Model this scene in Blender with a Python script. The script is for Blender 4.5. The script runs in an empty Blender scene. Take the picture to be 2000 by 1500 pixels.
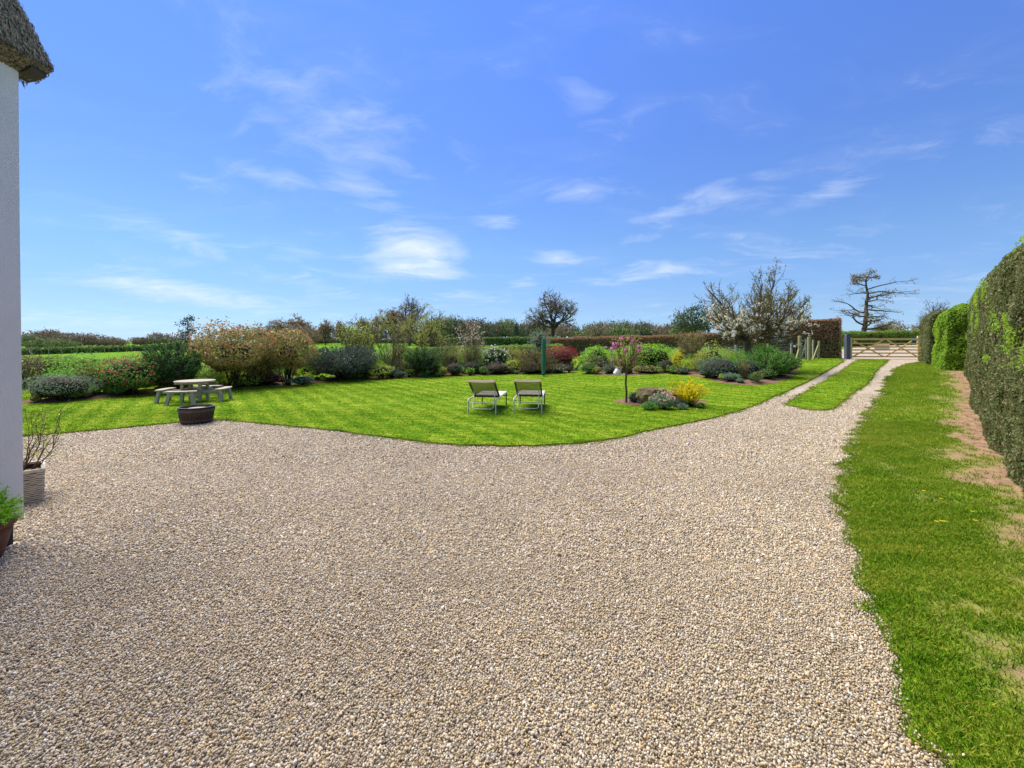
import bpy, math, random
import numpy as np
from mathutils import Vector, Matrix, noise as mnoise
from mathutils.geometry import delaunay_2d_cdt

# ------------------------------------------------------------------ camera, sky, sun, exposure
scene = bpy.context.scene
C = scene.collection
F, HY, EYE = 850.0, 665.0, 1.7          # focal length and horizon of the photograph in its own pixels, eye height in metres
cam_data = bpy.data.cameras.new('camera')
cam_data.sensor_width = 36.0
cam_data.lens = 36.0 * F / 2000.0
cam_data.shift_y = -(750.0 - HY) / 2000.0
cam_data.clip_start = 0.05
cam_data.clip_end = 6000.0
cam = bpy.data.objects.new('camera', cam_data)
cam.location = (0, 0, EYE)
cam.rotation_euler = (math.radians(90), 0, 0)
C.objects.link(cam)
scene.camera = cam

SUN_EL, SUN_AZ = math.radians(60), math.radians(-50)     # azimuth from +Y, clockwise
tosun = Vector((math.sin(SUN_AZ) * math.cos(SUN_EL), math.cos(SUN_AZ) * math.cos(SUN_EL), math.sin(SUN_EL)))
sd = bpy.data.lights.new('sun', 'SUN')
sd.energy = 4.4
sd.angle = math.radians(52)
sd.color = (1.0, 0.90, 0.72)
sun = bpy.data.objects.new('sun', sd)
sun.rotation_euler = (-tosun).to_track_quat('-Z', 'Y').to_euler()
sun.location = (-20, 30, 40)
C.objects.link(sun)

scene.view_settings.view_transform = 'Standard'
scene.view_settings.look = 'None'
scene.view_settings.exposure = 0.98
scene.view_settings.gamma = 1.0
scene.view_settings.use_curve_mapping = False


def node(nt, kind, ins=None, **props):
    n = nt.nodes.new(kind)
    for k, v in props.items():
        setattr(n, k, v)
    for k, v in (ins or {}).items():
        s = n.inputs[k]
        if isinstance(v, bpy.types.NodeSocket):
            nt.links.new(v, s)
        else:
            s.default_value = v
    return n


def mth(nt, op, a, b=0.0, clamp=False):
    n = node(nt, 'ShaderNodeMath', {0: a, 1: b}, operation=op)
    n.use_clamp = clamp
    return n.outputs[0]


def pix_dir(px, py):
    return Vector(((px - 1000) / F, 1.0, (HY - py) / F)).normalized()


world = bpy.data.worlds.new('World')
scene.world = world
world.use_nodes = True
wt = world.node_tree
wt.nodes.clear()
sky = node(wt, 'ShaderNodeTexSky', sky_type='NISHITA')
sky.sun_disc = False
sky.sun_elevation = SUN_EL
sky.sun_rotation = SUN_AZ
sky.air_density = 1.0
sky.dust_density = 0.0
sky.ozone_density = 4.0
sky.altitude = 100
co = node(wt, 'ShaderNodeTexCoord').outputs['Generated']
sep = node(wt, 'ShaderNodeSeparateXYZ', {0: co})
# deeper blue than the model's default, the same all the way round
tint = node(wt, 'ShaderNodeValToRGB', {0: mth(wt, 'MAXIMUM', sep.outputs[2], 0.0)})
te = tint.color_ramp.elements
for i, (z_, c_) in enumerate([(0.0, (.205, .31, .54)), (.076, (.275, .33, .46)), (.19, (.345, .41, .51)), (.395, (.365, .445, .66)), (.60, (.41, .515, .81))]):
    e_ = te[i] if i < 2 else te.new(z_)
    e_.position = z_; e_.color = (*c_, 1)
hsv = node(wt, 'ShaderNodeMix', {0: 1.0, 6: sky.outputs[0], 7: tint.outputs[0]}, data_type='RGBA', blend_type='MULTIPLY')
zz = mth(wt, 'ADD', mth(wt, 'MAXIMUM', sep.outputs[2], 0.0), 0.12)
pu = mth(wt, 'DIVIDE', sep.outputs[0], zz)
pv = mth(wt, 'DIVIDE', sep.outputs[1], zz)
comb = node(wt, 'ShaderNodeCombineXYZ', {0: pu, 1: pv, 2: 0.0})
warp = node(wt, 'ShaderNodeTexNoise', {'Vector': comb.outputs[0], 'Scale': 1.1, 'Detail': 3.0})
wv = node(wt, 'ShaderNodeVectorMath', {0: warp.outputs['Color'], 1: (0.9, 0.9, 0.0)}, operation='MULTIPLY')
pw = node(wt, 'ShaderNodeVectorMath', {0: comb.outputs[0], 1: wv.outputs[0]}, operation='ADD')
mp = node(wt, 'ShaderNodeMapping', {'Vector': pw.outputs[0], 'Rotation': (0, 0, 0.35), 'Scale': (1.0, 1.5, 1.0)})
n1 = node(wt, 'ShaderNodeTexNoise', {'Vector': mp.outputs[0], 'Scale': 1.5, 'Detail': 9.0, 'Roughness': 0.62})
n2 = node(wt, 'ShaderNodeTexNoise', {'Vector': mp.outputs[0], 'Scale': 4.2, 'Detail': 7.0, 'Roughness': 0.65})
tex = mth(wt, 'ADD', mth(wt, 'MULTIPLY', n1.outputs[0], 0.6), mth(wt, 'MULTIPLY', n2.outputs[0], 0.4))
texr = node(wt, 'ShaderNodeMapRange', {0: tex, 1: 0.36, 2: 0.70, 3: 0.0, 4: 1.0}).outputs[0]
# thin cirrus: (centre px, half sizes px, strength, tilt in degrees)
CLOUDS = [((640, 260), (250, 110), .42, -22), ((800, 275), (170, 70), .36, -12), ((712, 374), (110, 34), .5, -20), ((815, 490), (120, 58), 1.35, -8), ((800, 525), (150, 26), .9, -6),
          ((1145, 372), (95, 30), .65, 3), ((965, 430), (62, 22), .62, -3), ((340, 455), (150, 40), .42, -12), ((385, 480), (60, 24), .4, -14),
          ((580, 500), (70, 26), .6, 0), ((300, 560), (260, 34), .72, -8), ((460, 590), (200, 26), .5, -5), ((580, 552), (140, 26), .6, -10),
          ((1290, 525), (160, 30), .75, 6), ((1395, 385), (170, 50), .46, 8), ((1620, 375), (110, 26), .6, 14),
          ((1082, 506), (62, 26), .85, 2), ((900, 580), (130, 24), .55, 3), ((1610, 482), (170, 40), .36, 6),
          ((1150, 205), (80, 60), .34, -30), ((500, 338), (110, 34), .6, -5), ((190, 630), (260, 34), .5, 0),
          ((1940, 260), (140, 70), .25, 15), ((1020, 553), (44, 13), .6, 0), ((1880, 570), (150, 50), .3, 4),
          ((375, 352), (70, 24), .5, -6), ((1250, 465), (54, 18), .6, 2), ((250, 60), (150, 60), .14, -25)]
acc = None
for (cx, cy), (hw, hh), st, tilt in CLOUDS:
    d = pix_dir(cx, cy)
    cosang = 1.0 / math.sqrt(1 + ((cx - 1000) / F) ** 2 + ((HY - cy) / F) ** 2)
    q = d.to_track_quat('Z', 'Y')
    right = Vector((d.y, -d.x, 0)).normalized()
    up = right.cross(d).normalized()
    m3 = Matrix((right, up, -d)).transposed() @ Matrix.Rotation(math.radians(tilt), 3, 'Z')
    m = node(wt, 'ShaderNodeMapping', {'Vector': co, 'Location': d, 'Rotation': m3.to_euler(),
                                       'Scale': (hw / F * cosang, hh / F * cosang, 0.6)}, vector_type='TEXTURE')
    g = node(wt, 'ShaderNodeTexGradient', {0: m.outputs[0]}, gradient_type='SPHERICAL')
    v = mth(wt, 'MULTIPLY', mth(wt, 'POWER', g.outputs[1], 0.8), st)
    acc = v if acc is None else mth(wt, 'ADD', acc, v)
thin = node(wt, 'ShaderNodeMapRange', {0: n1.outputs[0], 1: 0.48, 2: 0.8, 3: 0.0, 4: 0.08}).outputs[0]
amount = mth(wt, 'SUBTRACT', mth(wt, 'ADD', mth(wt, 'MULTIPLY', mth(wt, 'MINIMUM', acc, 1.1), 1.0), texr), 0.55)
amount = mth(wt, 'POWER', mth(wt, 'MAXIMUM', amount, 0.0), 1.25)
amount = mth(wt, 'MINIMUM', mth(wt, 'ADD', mth(wt, 'MULTIPLY', amount, 0.52), thin), 0.8)
mix = node(wt, 'ShaderNodeMix', {0: amount, 6: hsv.outputs[2], 7: (3.3, 3.55, 3.9, 1)}, data_type='RGBA')
bg = node(wt, 'ShaderNodeBackground', {'Color': mix.outputs[2], 'Strength': 0.15})
wo = node(wt, 'ShaderNodeOutputWorld', {0: bg.outputs[0]})

rng = np.random.default_rng(7)
random.seed(7)


# ------------------------------------------------------------------ terrain and pixel-to-ground
def sst(a, b, x):
    t = np.clip((x - a) / (b - a), 0, 1)
    return t * t * (3 - 2 * t)


def gz(x, y):
    x = np.asarray(x, float); y = np.asarray(y, float)
    s = x * .65 + y * .76
    side = sst(0.25, 0.65, x / np.maximum(y, 1.0))
    return .6 * sst(10, 34, s) * sst(-30, 5, x) + .75 * sst(34, 68, s) * side + .9 * sst(40, 140, y)


def at(px, py, zoff=0.0):
    """ground point seen at a pixel of the photograph"""
    d = 12.0
    for _ in range(200):
        X = (px - 1000) / F * d
        nd = F * (EYE - float(gz(X, d)) - zoff) / (py - HY)
        d = d + .35 * (nd - d)
    return Vector(((px - 1000) / F * d, d, float(gz((px - 1000) / F * d, d))))


# ------------------------------------------------------------------ mesh builder
class Geo:
    def __init__(self):
        self.V = []; self.F = []; self.M = []; self.n = 0

    def add(self, V, Fc, m=0):
        V = np.asarray(V, float).reshape(-1, 3); Fc = np.asarray(Fc, int)
        if len(V) == 0 or len(Fc) == 0:
            return self
        self.V.append(V); self.F.append(Fc + self.n); self.M.append(np.full(len(Fc), m, int)); self.n += len(V)
        return self

    def box(self, c, s, rz=0.0, rx=0.0, ry=0.0, m=0, taper=1.0):
        hx, hy, hz = s[0] / 2, s[1] / 2, s[2] / 2
        P = []
        for z, k in ((-hz, 1.0), (hz, taper)):
            for x, y in ((-hx, -hy), (hx, -hy), (hx, hy), (-hx, hy)):
                P.append(Vector((x * k, y * k, z)))
        R = Matrix.Rotation(rz, 3, 'Z') @ Matrix.Rotation(ry, 3, 'Y') @ Matrix.Rotation(rx, 3, 'X')
        P = [R @ p + Vector(c) for p in P]
        return self.add(P, [(3, 2, 1, 0), (4, 5, 6, 7), (0, 1, 5, 4), (1, 2, 6, 5), (2, 3, 7, 6), (3, 0, 4, 7)], m)

    def bar(self, a, b, w, h, m=0, up=(0, 0, 1)):
        a = Vector(a); b = Vector(b); d = (b - a).normalized()
        u = Vector(up)
        if abs(d.dot(u)) > .98: u = Vector((0, 1, 0))
        s = d.cross(u).normalized(); t = s.cross(d).normalized()
        P = [p + s * (sx * w / 2) + t * (sz * h / 2) for p in (a, b) for sx, sz in ((-1, -1), (1, -1), (1, 1), (-1, 1))]
        return self.add(P, [(0, 1, 2, 3), (7, 6, 5, 4), (4, 5, 1, 0), (5, 6, 2, 1), (6, 7, 3, 2), (7, 4, 0, 3)], m)

    def tube(self, pts, r, n=8, m=0, caps=True):
        pts = [Vector(p) for p in pts]
        rs = r if hasattr(r, '__len__') else [r] * len(pts)
        V = []; Fc = []
        ref = None
        for i, p in enumerate(pts):
            d = ((pts[min(i + 1, len(pts) - 1)] - pts[max(i - 1, 0)])).normalized()
            if ref is None:
                ref = Vector((0, 0, 1)) if abs(d.z) < .9 else Vector((1, 0, 0))
            s = d.cross(ref).normalized(); t = s.cross(d).normalized(); ref = t
            for k in range(n):
                a = 2 * math.pi * k / n
                V.append(p + (s * math.cos(a) + t * math.sin(a)) * rs[i])
        for i in range(len(pts) - 1):
            for k in range(n):
                k2 = (k + 1) % n
                Fc.append((i * n + k, i * n + k2, (i + 1) * n + k2, (i + 1) * n + k))
        self.add(V, Fc, m)
        if caps:
            for i in (0, len(pts) - 1):
                ring = V[i * n:(i + 1) * n]; c = pts[i]
                self.add(ring + [c], [(k, (k + 1) % n, n) if i else ((k + 1) % n, k, n) for k in range(n)], m)
        return self

    def lathe(self, prof, n=24, m=0, a0=0.0, a1=2 * math.pi, c=(0, 0, 0)):
        full = abs(a1 - a0 - 2 * math.pi) < 1e-6
        cols = n if full else n + 1
        V = [(c[0] + r * math.cos(a0 + (a1 - a0) * k / n), c[1] + r * math.sin(a0 + (a1 - a0) * k / n), c[2] + z)
             for r, z in prof for k in range(cols)]
        Fc = []
        for i in range(len(prof) - 1):
            for k in range(n):
                k2 = (k + 1) % cols if full else k + 1
                Fc.append((i * cols + k, i * cols + k2, (i + 1) * cols + k2, (i + 1) * cols + k))
        return self.add(V, Fc, m)

    def prism(self, poly, axis, a, b, m=0):
        """poly in the two other axes, extruded from a to b along axis (0, 1, 2)"""
        V = []
        for t in (a, b):
            for u, v in poly:
                p = [u, v]; p.insert(axis, t); V.append(p)
        n = len(poly)
        self.add(V, [(i, (i + 1) % n, n + (i + 1) % n, n + i) for i in range(n)], m)
        cen = np.mean(np.array(V).reshape(2, n, 3), axis=1)
        for j in (0, 1):
            self.add(V[j * n:(j + 1) * n] + [cen[j]], [(i, (i + 1) % n, n) for i in range(n)], m)
        return self

    def segs(self, S, n=4, m=0):
        """many tapered twigs at once: rows x0 y0 z0 x1 y1 z1 r0 r1"""
        S = np.asarray(S, float)
        if len(S) == 0: return self
        a, b, r0, r1 = S[:, :3], S[:, 3:6], S[:, 6], S[:, 7]
        d = b - a; d /= np.maximum(np.linalg.norm(d, axis=1, keepdims=True), 1e-9)
        ref = np.where(np.abs(d[:, 2:3]) < .9, np.array([[0, 0, 1.]]), np.array([[1., 0, 0]]))
        s = np.cross(d, ref); s /= np.linalg.norm(s, axis=1, keepdims=True); t = np.cross(s, d)
        V = np.zeros((len(S), 2 * n, 3))
        for k in range(n):
            an = 2 * math.pi * k / n; o = s * math.cos(an) + t * math.sin(an)
            V[:, k] = a + o * r0[:, None]; V[:, n + k] = b + o * r1[:, None]
        base = np.arange(len(S))[:, None] * 2 * n
        Fc = np.concatenate([base + np.array([[k, (k + 1) % n, n + (k + 1) % n, n + k]]) for k in range(n)])
        return self.add(V.reshape(-1, 3), Fc, m)

    def leaves(self, P, N, L, asp=.5, spread=.6, up=None, m=0, rg=None, fold=.12):
        """diamond leaves at P, roughly facing N (spread = disorder); up makes their long axis lean along it"""
        rg = rg or rng
        P = np.asarray(P, float); k = len(P)
        if k == 0: return self
        n = np.asarray(N, float) + rg.normal(0, spread, (k, 3)); n /= np.linalg.norm(n, axis=1, keepdims=True) + 1e-9
        t = rg.normal(0, 1, (k, 3))
        if up is not None: t = t * .45 + np.asarray(up, float)
        t -= n * np.sum(t * n, axis=1, keepdims=True); t /= np.linalg.norm(t, axis=1, keepdims=True) + 1e-9
        b = np.cross(n, t)
        l = (L * rg.uniform(.65, 1.3, k))[:, None]; w = l * asp * rg.uniform(.8, 1.2, (k, 1))
        V = np.stack([P - t * l * .5, P + b * w * .5 - t * l * .05 + n * l * fold, P + t * l * .5, P - b * w * .5 - t * l * .05 + n * l * fold], axis=1)
        return self.add(V.reshape(-1, 3), np.arange(k * 4).reshape(k, 4), m)

    def mesh(self, name, mats, smooth=False):
        me = bpy.data.meshes.new(name)
        V = np.concatenate(self.V); me.vertices.add(len(V)); me.vertices.foreach_set('co', V.ravel())
        lens = np.concatenate([np.full(len(f), f.shape[1]) for f in self.F])
        loops = np.concatenate([f.ravel() for f in self.F])
        me.loops.add(len(loops)); me.loops.foreach_set('vertex_index', loops)
        me.polygons.add(len(lens))
        me.polygons.foreach_set('loop_start', np.concatenate([[0], np.cumsum(lens)[:-1]]))
        me.polygons.foreach_set('loop_total', lens)
        me.polygons.foreach_set('material_index', np.concatenate(self.M))
        me.polygons.foreach_set('use_smooth', np.full(len(lens), smooth))
        for mt in (mats if isinstance(mats, (list, tuple)) else [mats]): me.materials.append(mt)
        me.update(calc_edges=True)
        return me

    def build(self, name, mats, parent=None, smooth=False, kind=None, loc=None):
        o = bpy.data.objects.new(name, self.mesh(name, mats, smooth)); C.objects.link(o)
        if parent is not None: o.parent = parent
        if kind: o['kind'] = kind
        if loc is not None: o.location = loc
        return o


def tag(o, label, cat, group=None):
    o['label'] = label; o['category'] = cat
    if group: o['group'] = group
    return o


def thing(name, label, cat, loc=(0, 0, 0), rz=0.0, group=None):
    o = bpy.data.objects.new(name, None); C.objects.link(o)
    o.empty_display_size = .2
    o.location = loc; o.rotation_euler = (0, 0, rz)
    return tag(o, label, cat, group)


def copy_tree(o, parent=None):
    c = o.copy(); C.objects.link(c)
    if parent is not None: c.parent = parent
    for ch in list(o.children): copy_tree(ch, c)
    return c


# ------------------------------------------------------------------ materials
def new_mat(name, rough=.7, spec=.3):
    m = bpy.data.materials.new(name); m.use_nodes = True
    nt = m.node_tree; p = nt.nodes['Principled BSDF']
    p.inputs['Roughness'].default_value = rough
    p.inputs['Specular IOR Level'].default_value = spec
    return m, nt, p


def ramp(nt, fac, cols, interp='LINEAR'):
    r = node(nt, 'ShaderNodeValToRGB', {0: fac})
    e = r.color_ramp.elements
    r.color_ramp.interpolation = interp
    for i, c in enumerate(cols):
        pos = i / max(1, len(cols) - 1) if interp == 'LINEAR' else i / len(cols)
        if len(c) == 4: pos, c = c[0], c[1:]
        el = e[i] if i < 2 else e.new(pos)
        el.position = pos; el.color = (c[0], c[1], c[2], 1)
    return r.outputs[0]


def leaf_mat(name, cols, rough=.5, trans=.3, spec=.35):
    trans = min(.5, trans * 1.5)
    m, nt, p = new_mat(name, rough, spec)
    geo = node(nt, 'ShaderNodeNewGeometry')
    col = ramp(nt, geo.outputs['Random Per Island'], cols)
    nt.links.new(col, p.inputs['Base Color'])
    if trans > 0:
        tr = node(nt, 'ShaderNodeBsdfTranslucent', {'Color': col})
        mx = node(nt, 'ShaderNodeMixShader', {0: trans, 1: p.outputs[0], 2: tr.outputs[0]})
        nt.links.new(mx.outputs[0], nt.nodes['Material Output'].inputs[0])
    return m


def noisy_mat(name, cols, scale=6.0, rough=.8, spec=.2, bump=.3, stretch=(1, 1, 1), detail=6.0, coords='Object', bscale=None):
    m, nt, p = new_mat(name, rough, spec)
    tc = node(nt, 'ShaderNodeTexCoord')
    mp = node(nt, 'ShaderNodeMapping', {'Vector': tc.outputs[coords], 'Scale': stretch})
    nz = node(nt, 'ShaderNodeTexNoise', {'Vector': mp.outputs[0], 'Scale': scale, 'Detail': detail, 'Roughness': .65})
    f = node(nt, 'ShaderNodeMapRange', {0: nz.outputs[0], 1: .3, 2: .7}).outputs[0]
    nt.links.new(ramp(nt, f, cols), p.inputs['Base Color'])
    if bump:
        nb = node(nt, 'ShaderNodeTexNoise', {'Vector': mp.outputs[0], 'Scale': bscale or scale * 4, 'Detail': 4.0})
        b = node(nt, 'ShaderNodeBump', {'Strength': bump, 'Distance': .02, 'Height': nb.outputs[0]})
        nt.links.new(b.outputs[0], p.inputs['Normal'])
    return m


M = {}
M['bark'] = noisy_mat('bark', [(.06, .045, .033), (.15, .115, .085)], 9, .9, .1, .5, (1, 1, .3))
M['bark_far'] = noisy_mat('bark_far', [(.055, .042, .035), (.115, .088, .07)], 2, .9, .1, 0)
M['bark_mossy'] = noisy_mat('bark_mossy', [(.075, .055, .04), (.17, .135, .095), (.13, .14, .04)], 5, .9, .1, .6, (1, 1, .5))
M['twig_tan'] = leaf_mat('twig_tan', [(.13, .10, .06), (.24, .19, .10)], .8, 0)
M['twig_dark'] = leaf_mat('twig_dark', [(.03, .026, .018), (.06, .05, .03)], .9, 0, .1)
M['timber_new'] = noisy_mat('timber_new', [(.66, .43, .12), (.84, .60, .20)], 7, .7, .25, .15, (1, 6, 6))
M['timber_grey'] = noisy_mat('timber_grey', [(.24, .21, .165), (.48, .44, .37)], 8, .8, .2, .25, (1.0, 5, 5))
M['timber_mossy'] = noisy_mat('timber_mossy', [(.22, .19, .12), (.34, .31, .18), (.26, .28, .07)], 6, .85, .15, .3, (3, 3, 1))
M['stave'] = noisy_mat('stave', [(.018, .011, .008), (.05, .03, .022)], 10, .6, .3, .3, (4, 4, .8))
M['hoop'] = noisy_mat('hoop', [(.035, .026, .024), (.075, .055, .05)], 12, .55, .4, .2)
M['render'] = noisy_mat('render', [(.80, .765, .69), (.90, .865, .79)], .9, .9, .15, .55, bscale=130)
M['plinth'] = noisy_mat('plinth', [(.012, .013, .017), (.025, .026, .032)], 8, .6, .3, .3)
M['soffit'] = noisy_mat('soffit', [(.035, .035, .03), (.08, .075, .06)], 5, .8, .2, .3)
M['thatch'] = noisy_mat('thatch', [(.07, .055, .045), (.16, .13, .10), (.12, .125, .06)], 5, .95, .05, .8, (1, 1, 1), bscale=60)
M['straw'] = leaf_mat('straw', [(.085, .075, .06), (.25, .20, .15), (.38, .32, .23), (.18, .20, .10), (.14, .15, .12), (.29, .23, .18)], .9, 0, .1)
M['terracotta'] = noisy_mat('terracotta', [(.09, .035, .026), (.15, .06, .042)], 4, .6, .3, .12)
M['soil'] = noisy_mat('soil', [(.10, .055, .04), (.19, .115, .085), (.13, .075, .055)], 7, .95, .05, .9, bscale=30)
M['alu'] = noisy_mat('alu', [(.50, .49, .46), (.58, .57, .54)], 3, .4, .5, 0)
M['dark_trim'] = noisy_mat('dark_trim', [(.05, .04, .035), (.085, .07, .055)], 10, .7, .25, .1)
M['sling'] = noisy_mat('sling', [(.19, .155, .105), (.29, .24, .17)], 20, .75, .2, .1)
M['seat_cloth'] = noisy_mat('seat_cloth', [(.50, .48, .45), (.60, .58, .55)], 30, .8, .2, .15)
M['tan_cloth'] = noisy_mat('tan_cloth', [(.40, .33, .23), (.50, .42, .31)], 30, .8, .2, .15)
M['white_metal'] = noisy_mat('white_metal', [(.72, .73, .74), (.8, .81, .82)], 4, .4, .4, 0)
M['white_board'] = noisy_mat('white_board', [(.86, .85, .82), (.9, .89, .86)], 3, .5, .3, 0)
M['green_cover'] = noisy_mat('green_cover', [(.018, .10, .055), (.05, .20, .12)], 3, .6, .3, .5, (3, 3, .7))
M['green_metal'] = noisy_mat('green_metal', [(.015, .07, .045), (.025, .09, .055)], 3, .5, .4, 0)
M['post_blue'] = noisy_mat('post_blue', [(.075, .09, .13), (.14, .155, .20)], 9, .8, .2, .3)
M['galv'] = noisy_mat('galv', [(.42, .43, .44), (.55, .56, .57)], 8, .45, .5, 0)
M['wire'] = noisy_mat('wire', [(.25, .27, .28), (.36, .38, .39)], 8, .5, .5, 0)
M['wicker'] = noisy_mat('wicker', [(.34, .31, .26), (.52, .48, .42)], 15, .8, .2, .3)
M['wicker_gap'] = noisy_mat('wicker_gap', [(.02, .017, .014), (.035, .03, .025)], 15, .9, .1, 0)
M['rock'] = noisy_mat('rock', [(.12, .08, .05), (.26, .20, .13), (.17, .15, .045), (.36, .30, .22)], 4, .95, .1, .9, bscale=14)
M['pale_chips'] = noisy_mat('pale_chips', [(.25, .24, .19), (.5, .48, .42)], 40, .9, .1, .8)
M['black_liner'] = noisy_mat('black_liner', [(.02, .022, .025), (.05, .052, .055)], 10, .35, .5, .3)

L = {}
L['dark'] = leaf_mat('leaf_dark_green', [(0.034, 0.086, 0.031), (0.086, 0.189, 0.053), (0.057, 0.124, 0.037)])
L['bluegreen'] = leaf_mat('leaf_blue_green', [(0.048, 0.099, 0.079), (0.133, 0.219, 0.162), (0.086, 0.152, 0.113)])
L['juniper'] = leaf_mat('leaf_juniper', [(0.053, 0.086, 0.069), (0.123, 0.174, 0.132), (0.083, 0.123, 0.102)], .6, .15)
L['mid'] = leaf_mat('leaf_mid_green', [(0.086, 0.218, 0.043), (0.208, 0.462, 0.073), (0.145, 0.316, 0.061)])
L['bright'] = leaf_mat('leaf_bright_green', [(0.175, 0.430, 0.030), (0.390, 0.742, 0.057), (0.274, 0.566, 0.039)], .5, .35)
L['lime'] = leaf_mat('leaf_lime', [(0.259, 0.395, 0.031), (0.516, 0.638, 0.091), (0.364, 0.502, 0.045)], .5, .35)
L['olive'] = leaf_mat('leaf_olive', [(0.194, 0.214, 0.039), (0.408, 0.408, 0.087), (0.271, 0.292, 0.059)], .6, .3)
L['golden'] = leaf_mat('leaf_golden', [(.62, .55, .012), (.84, .76, .03), (.74, .66, .02)], .5, .35)
L['photinia'] = leaf_mat('leaf_photinia', [(0.112, 0.157, 0.034), (0.246, 0.246, 0.067), (0.403, 0.269, 0.112), (0.179, 0.224, 0.045), (0.493, 0.213, 0.101), (0.224, 0.269, 0.056), (0.470, 0.381, 0.179), (0.134, 0.179, 0.039)], .35, .3, .5)
L['photinia_tip'] = leaf_mat('leaf_photinia_tip', [(0.462, 0.099, 0.055), (0.550, 0.242, 0.110), (0.462, 0.308, 0.132)], .35, .3, .5)
L['red'] = leaf_mat('leaf_red', [(.22, .02, .025), (.48, .04, .05), (.34, .03, .035)], .45, .3)
L['redleaf'] = leaf_mat('leaf_dull_red', [(0.169, 0.052, 0.026), (0.351, 0.091, 0.052), (0.234, 0.104, 0.039)], .5, .3)
L['maroon'] = leaf_mat('leaf_maroon', [(0.103, 0.062, 0.045), (0.227, 0.114, 0.083), (0.144, 0.123, 0.062)], .6, .2)
L['greygreen'] = leaf_mat('leaf_grey_green', [(0.138, 0.193, 0.124), (0.304, 0.373, 0.262), (0.207, 0.262, 0.179)], .7, .2)
L['sage'] = leaf_mat('leaf_sage', [(0.127, 0.241, 0.138), (0.253, 0.414, 0.253), (0.184, 0.310, 0.184)], .7, .25)
L['lavender'] = leaf_mat('leaf_lavender', [(0.098, 0.169, 0.098), (0.195, 0.312, 0.182)], .7, .2)
L['mauve'] = leaf_mat('leaf_mauve', [(0.156, 0.117, 0.104), (0.299, 0.234, 0.195), (0.195, 0.182, 0.117)], .7, .2)
L['brown'] = leaf_mat('leaf_brown', [(0.203, 0.118, 0.060), (0.423, 0.254, 0.127), (0.287, 0.195, 0.085)], .7, .25)
L['orange'] = leaf_mat('leaf_orange', [(.38, .10, .04), (.55, .22, .08)], .6, .3)
L['conifer_brown'] = leaf_mat('leaf_brown_conifer', [(0.124, 0.108, 0.041), (0.239, 0.207, 0.074), (0.166, 0.129, 0.062)], .8, .15)
L['beech'] = leaf_mat('leaf_beech_brown', [(0.257, 0.130, 0.070), (0.514, 0.268, 0.148), (0.356, 0.218, 0.109), (0.197, 0.148, 0.079)], .7, .25)
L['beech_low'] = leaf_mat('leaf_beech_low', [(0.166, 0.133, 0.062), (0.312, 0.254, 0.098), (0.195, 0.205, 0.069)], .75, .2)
L['hedge_dark'] = leaf_mat('leaf_hedge_dark', [(0.075, 0.119, 0.030), (0.149, 0.199, 0.059), (0.218, 0.168, 0.084), (0.084, 0.149, 0.035), (0.248, 0.218, 0.119), (0.109, 0.168, 0.040)], .5, .25, .3)
L['hedge_light'] = leaf_mat('leaf_hedge_light', [(0.175, 0.316, 0.023), (0.332, 0.522, 0.040), (0.238, 0.410, 0.028)], .5, .35)
L['box'] = leaf_mat('leaf_box', [(0.099, 0.198, 0.024), (0.277, 0.396, 0.055), (0.178, 0.297, 0.040)], .5, .3)
L['field_hedge'] = leaf_mat('leaf_field_hedge', [(0.068, 0.128, 0.030), (0.165, 0.255, 0.045), (0.105, 0.165, 0.038)], .7, .2)
L['white'] = leaf_mat('petal_white', [(.74, .71, .58), (.86, .84, .76)], .6, .3)
L['cream'] = leaf_mat('petal_cream', [(.52, .45, .33), (.70, .64, .50)], .6, .3)
L['magenta'] = leaf_mat('petal_magenta', [(.50, .04, .30), (.66, .12, .46), (.80, .45, .68), (.40, .02, .22)], .5, .35)
L['pink'] = leaf_mat('petal_pink', [(.52, .33, .26), (.68, .48, .40)], .6, .3)
L['rose'] = leaf_mat('petal_rose', [(0.504, 0.036, 0.072), (0.720, 0.120, 0.144)], .5, .3)
L['yellow'] = leaf_mat('petal_yellow', [(.70, .55, .01), (.80, .68, .03)], .5, .3)
L['wood_brown'] = leaf_mat('far_brown', [(0.176, 0.136, 0.099), (0.330, 0.259, 0.186), (0.238, 0.207, 0.123)], .9, .1, .1)
L['wood_green'] = leaf_mat('far_green', [(0.121, 0.173, 0.072), (0.263, 0.313, 0.121), (0.182, 0.223, 0.101)], .9, .1, .1)
L['wood_dark'] = leaf_mat('far_dark_green', [(0.058, 0.098, 0.058), (0.127, 0.176, 0.088)], .9, .1, .1)
L['catkin'] = leaf_mat('leaf_catkin', [(.24, .26, .05), (.40, .40, .10), (.30, .31, .06)], .7, .3)
L['bud'] = leaf_mat('bud_leaf', [(0.172, 0.132, 0.066), (0.290, 0.238, 0.106), (0.224, 0.158, 0.092)], .7, .25)
L['budgreen'] = leaf_mat('bud_leaf_green', [(0.168, 0.180, 0.036), (0.312, 0.312, 0.084)], .7, .3)


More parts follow.
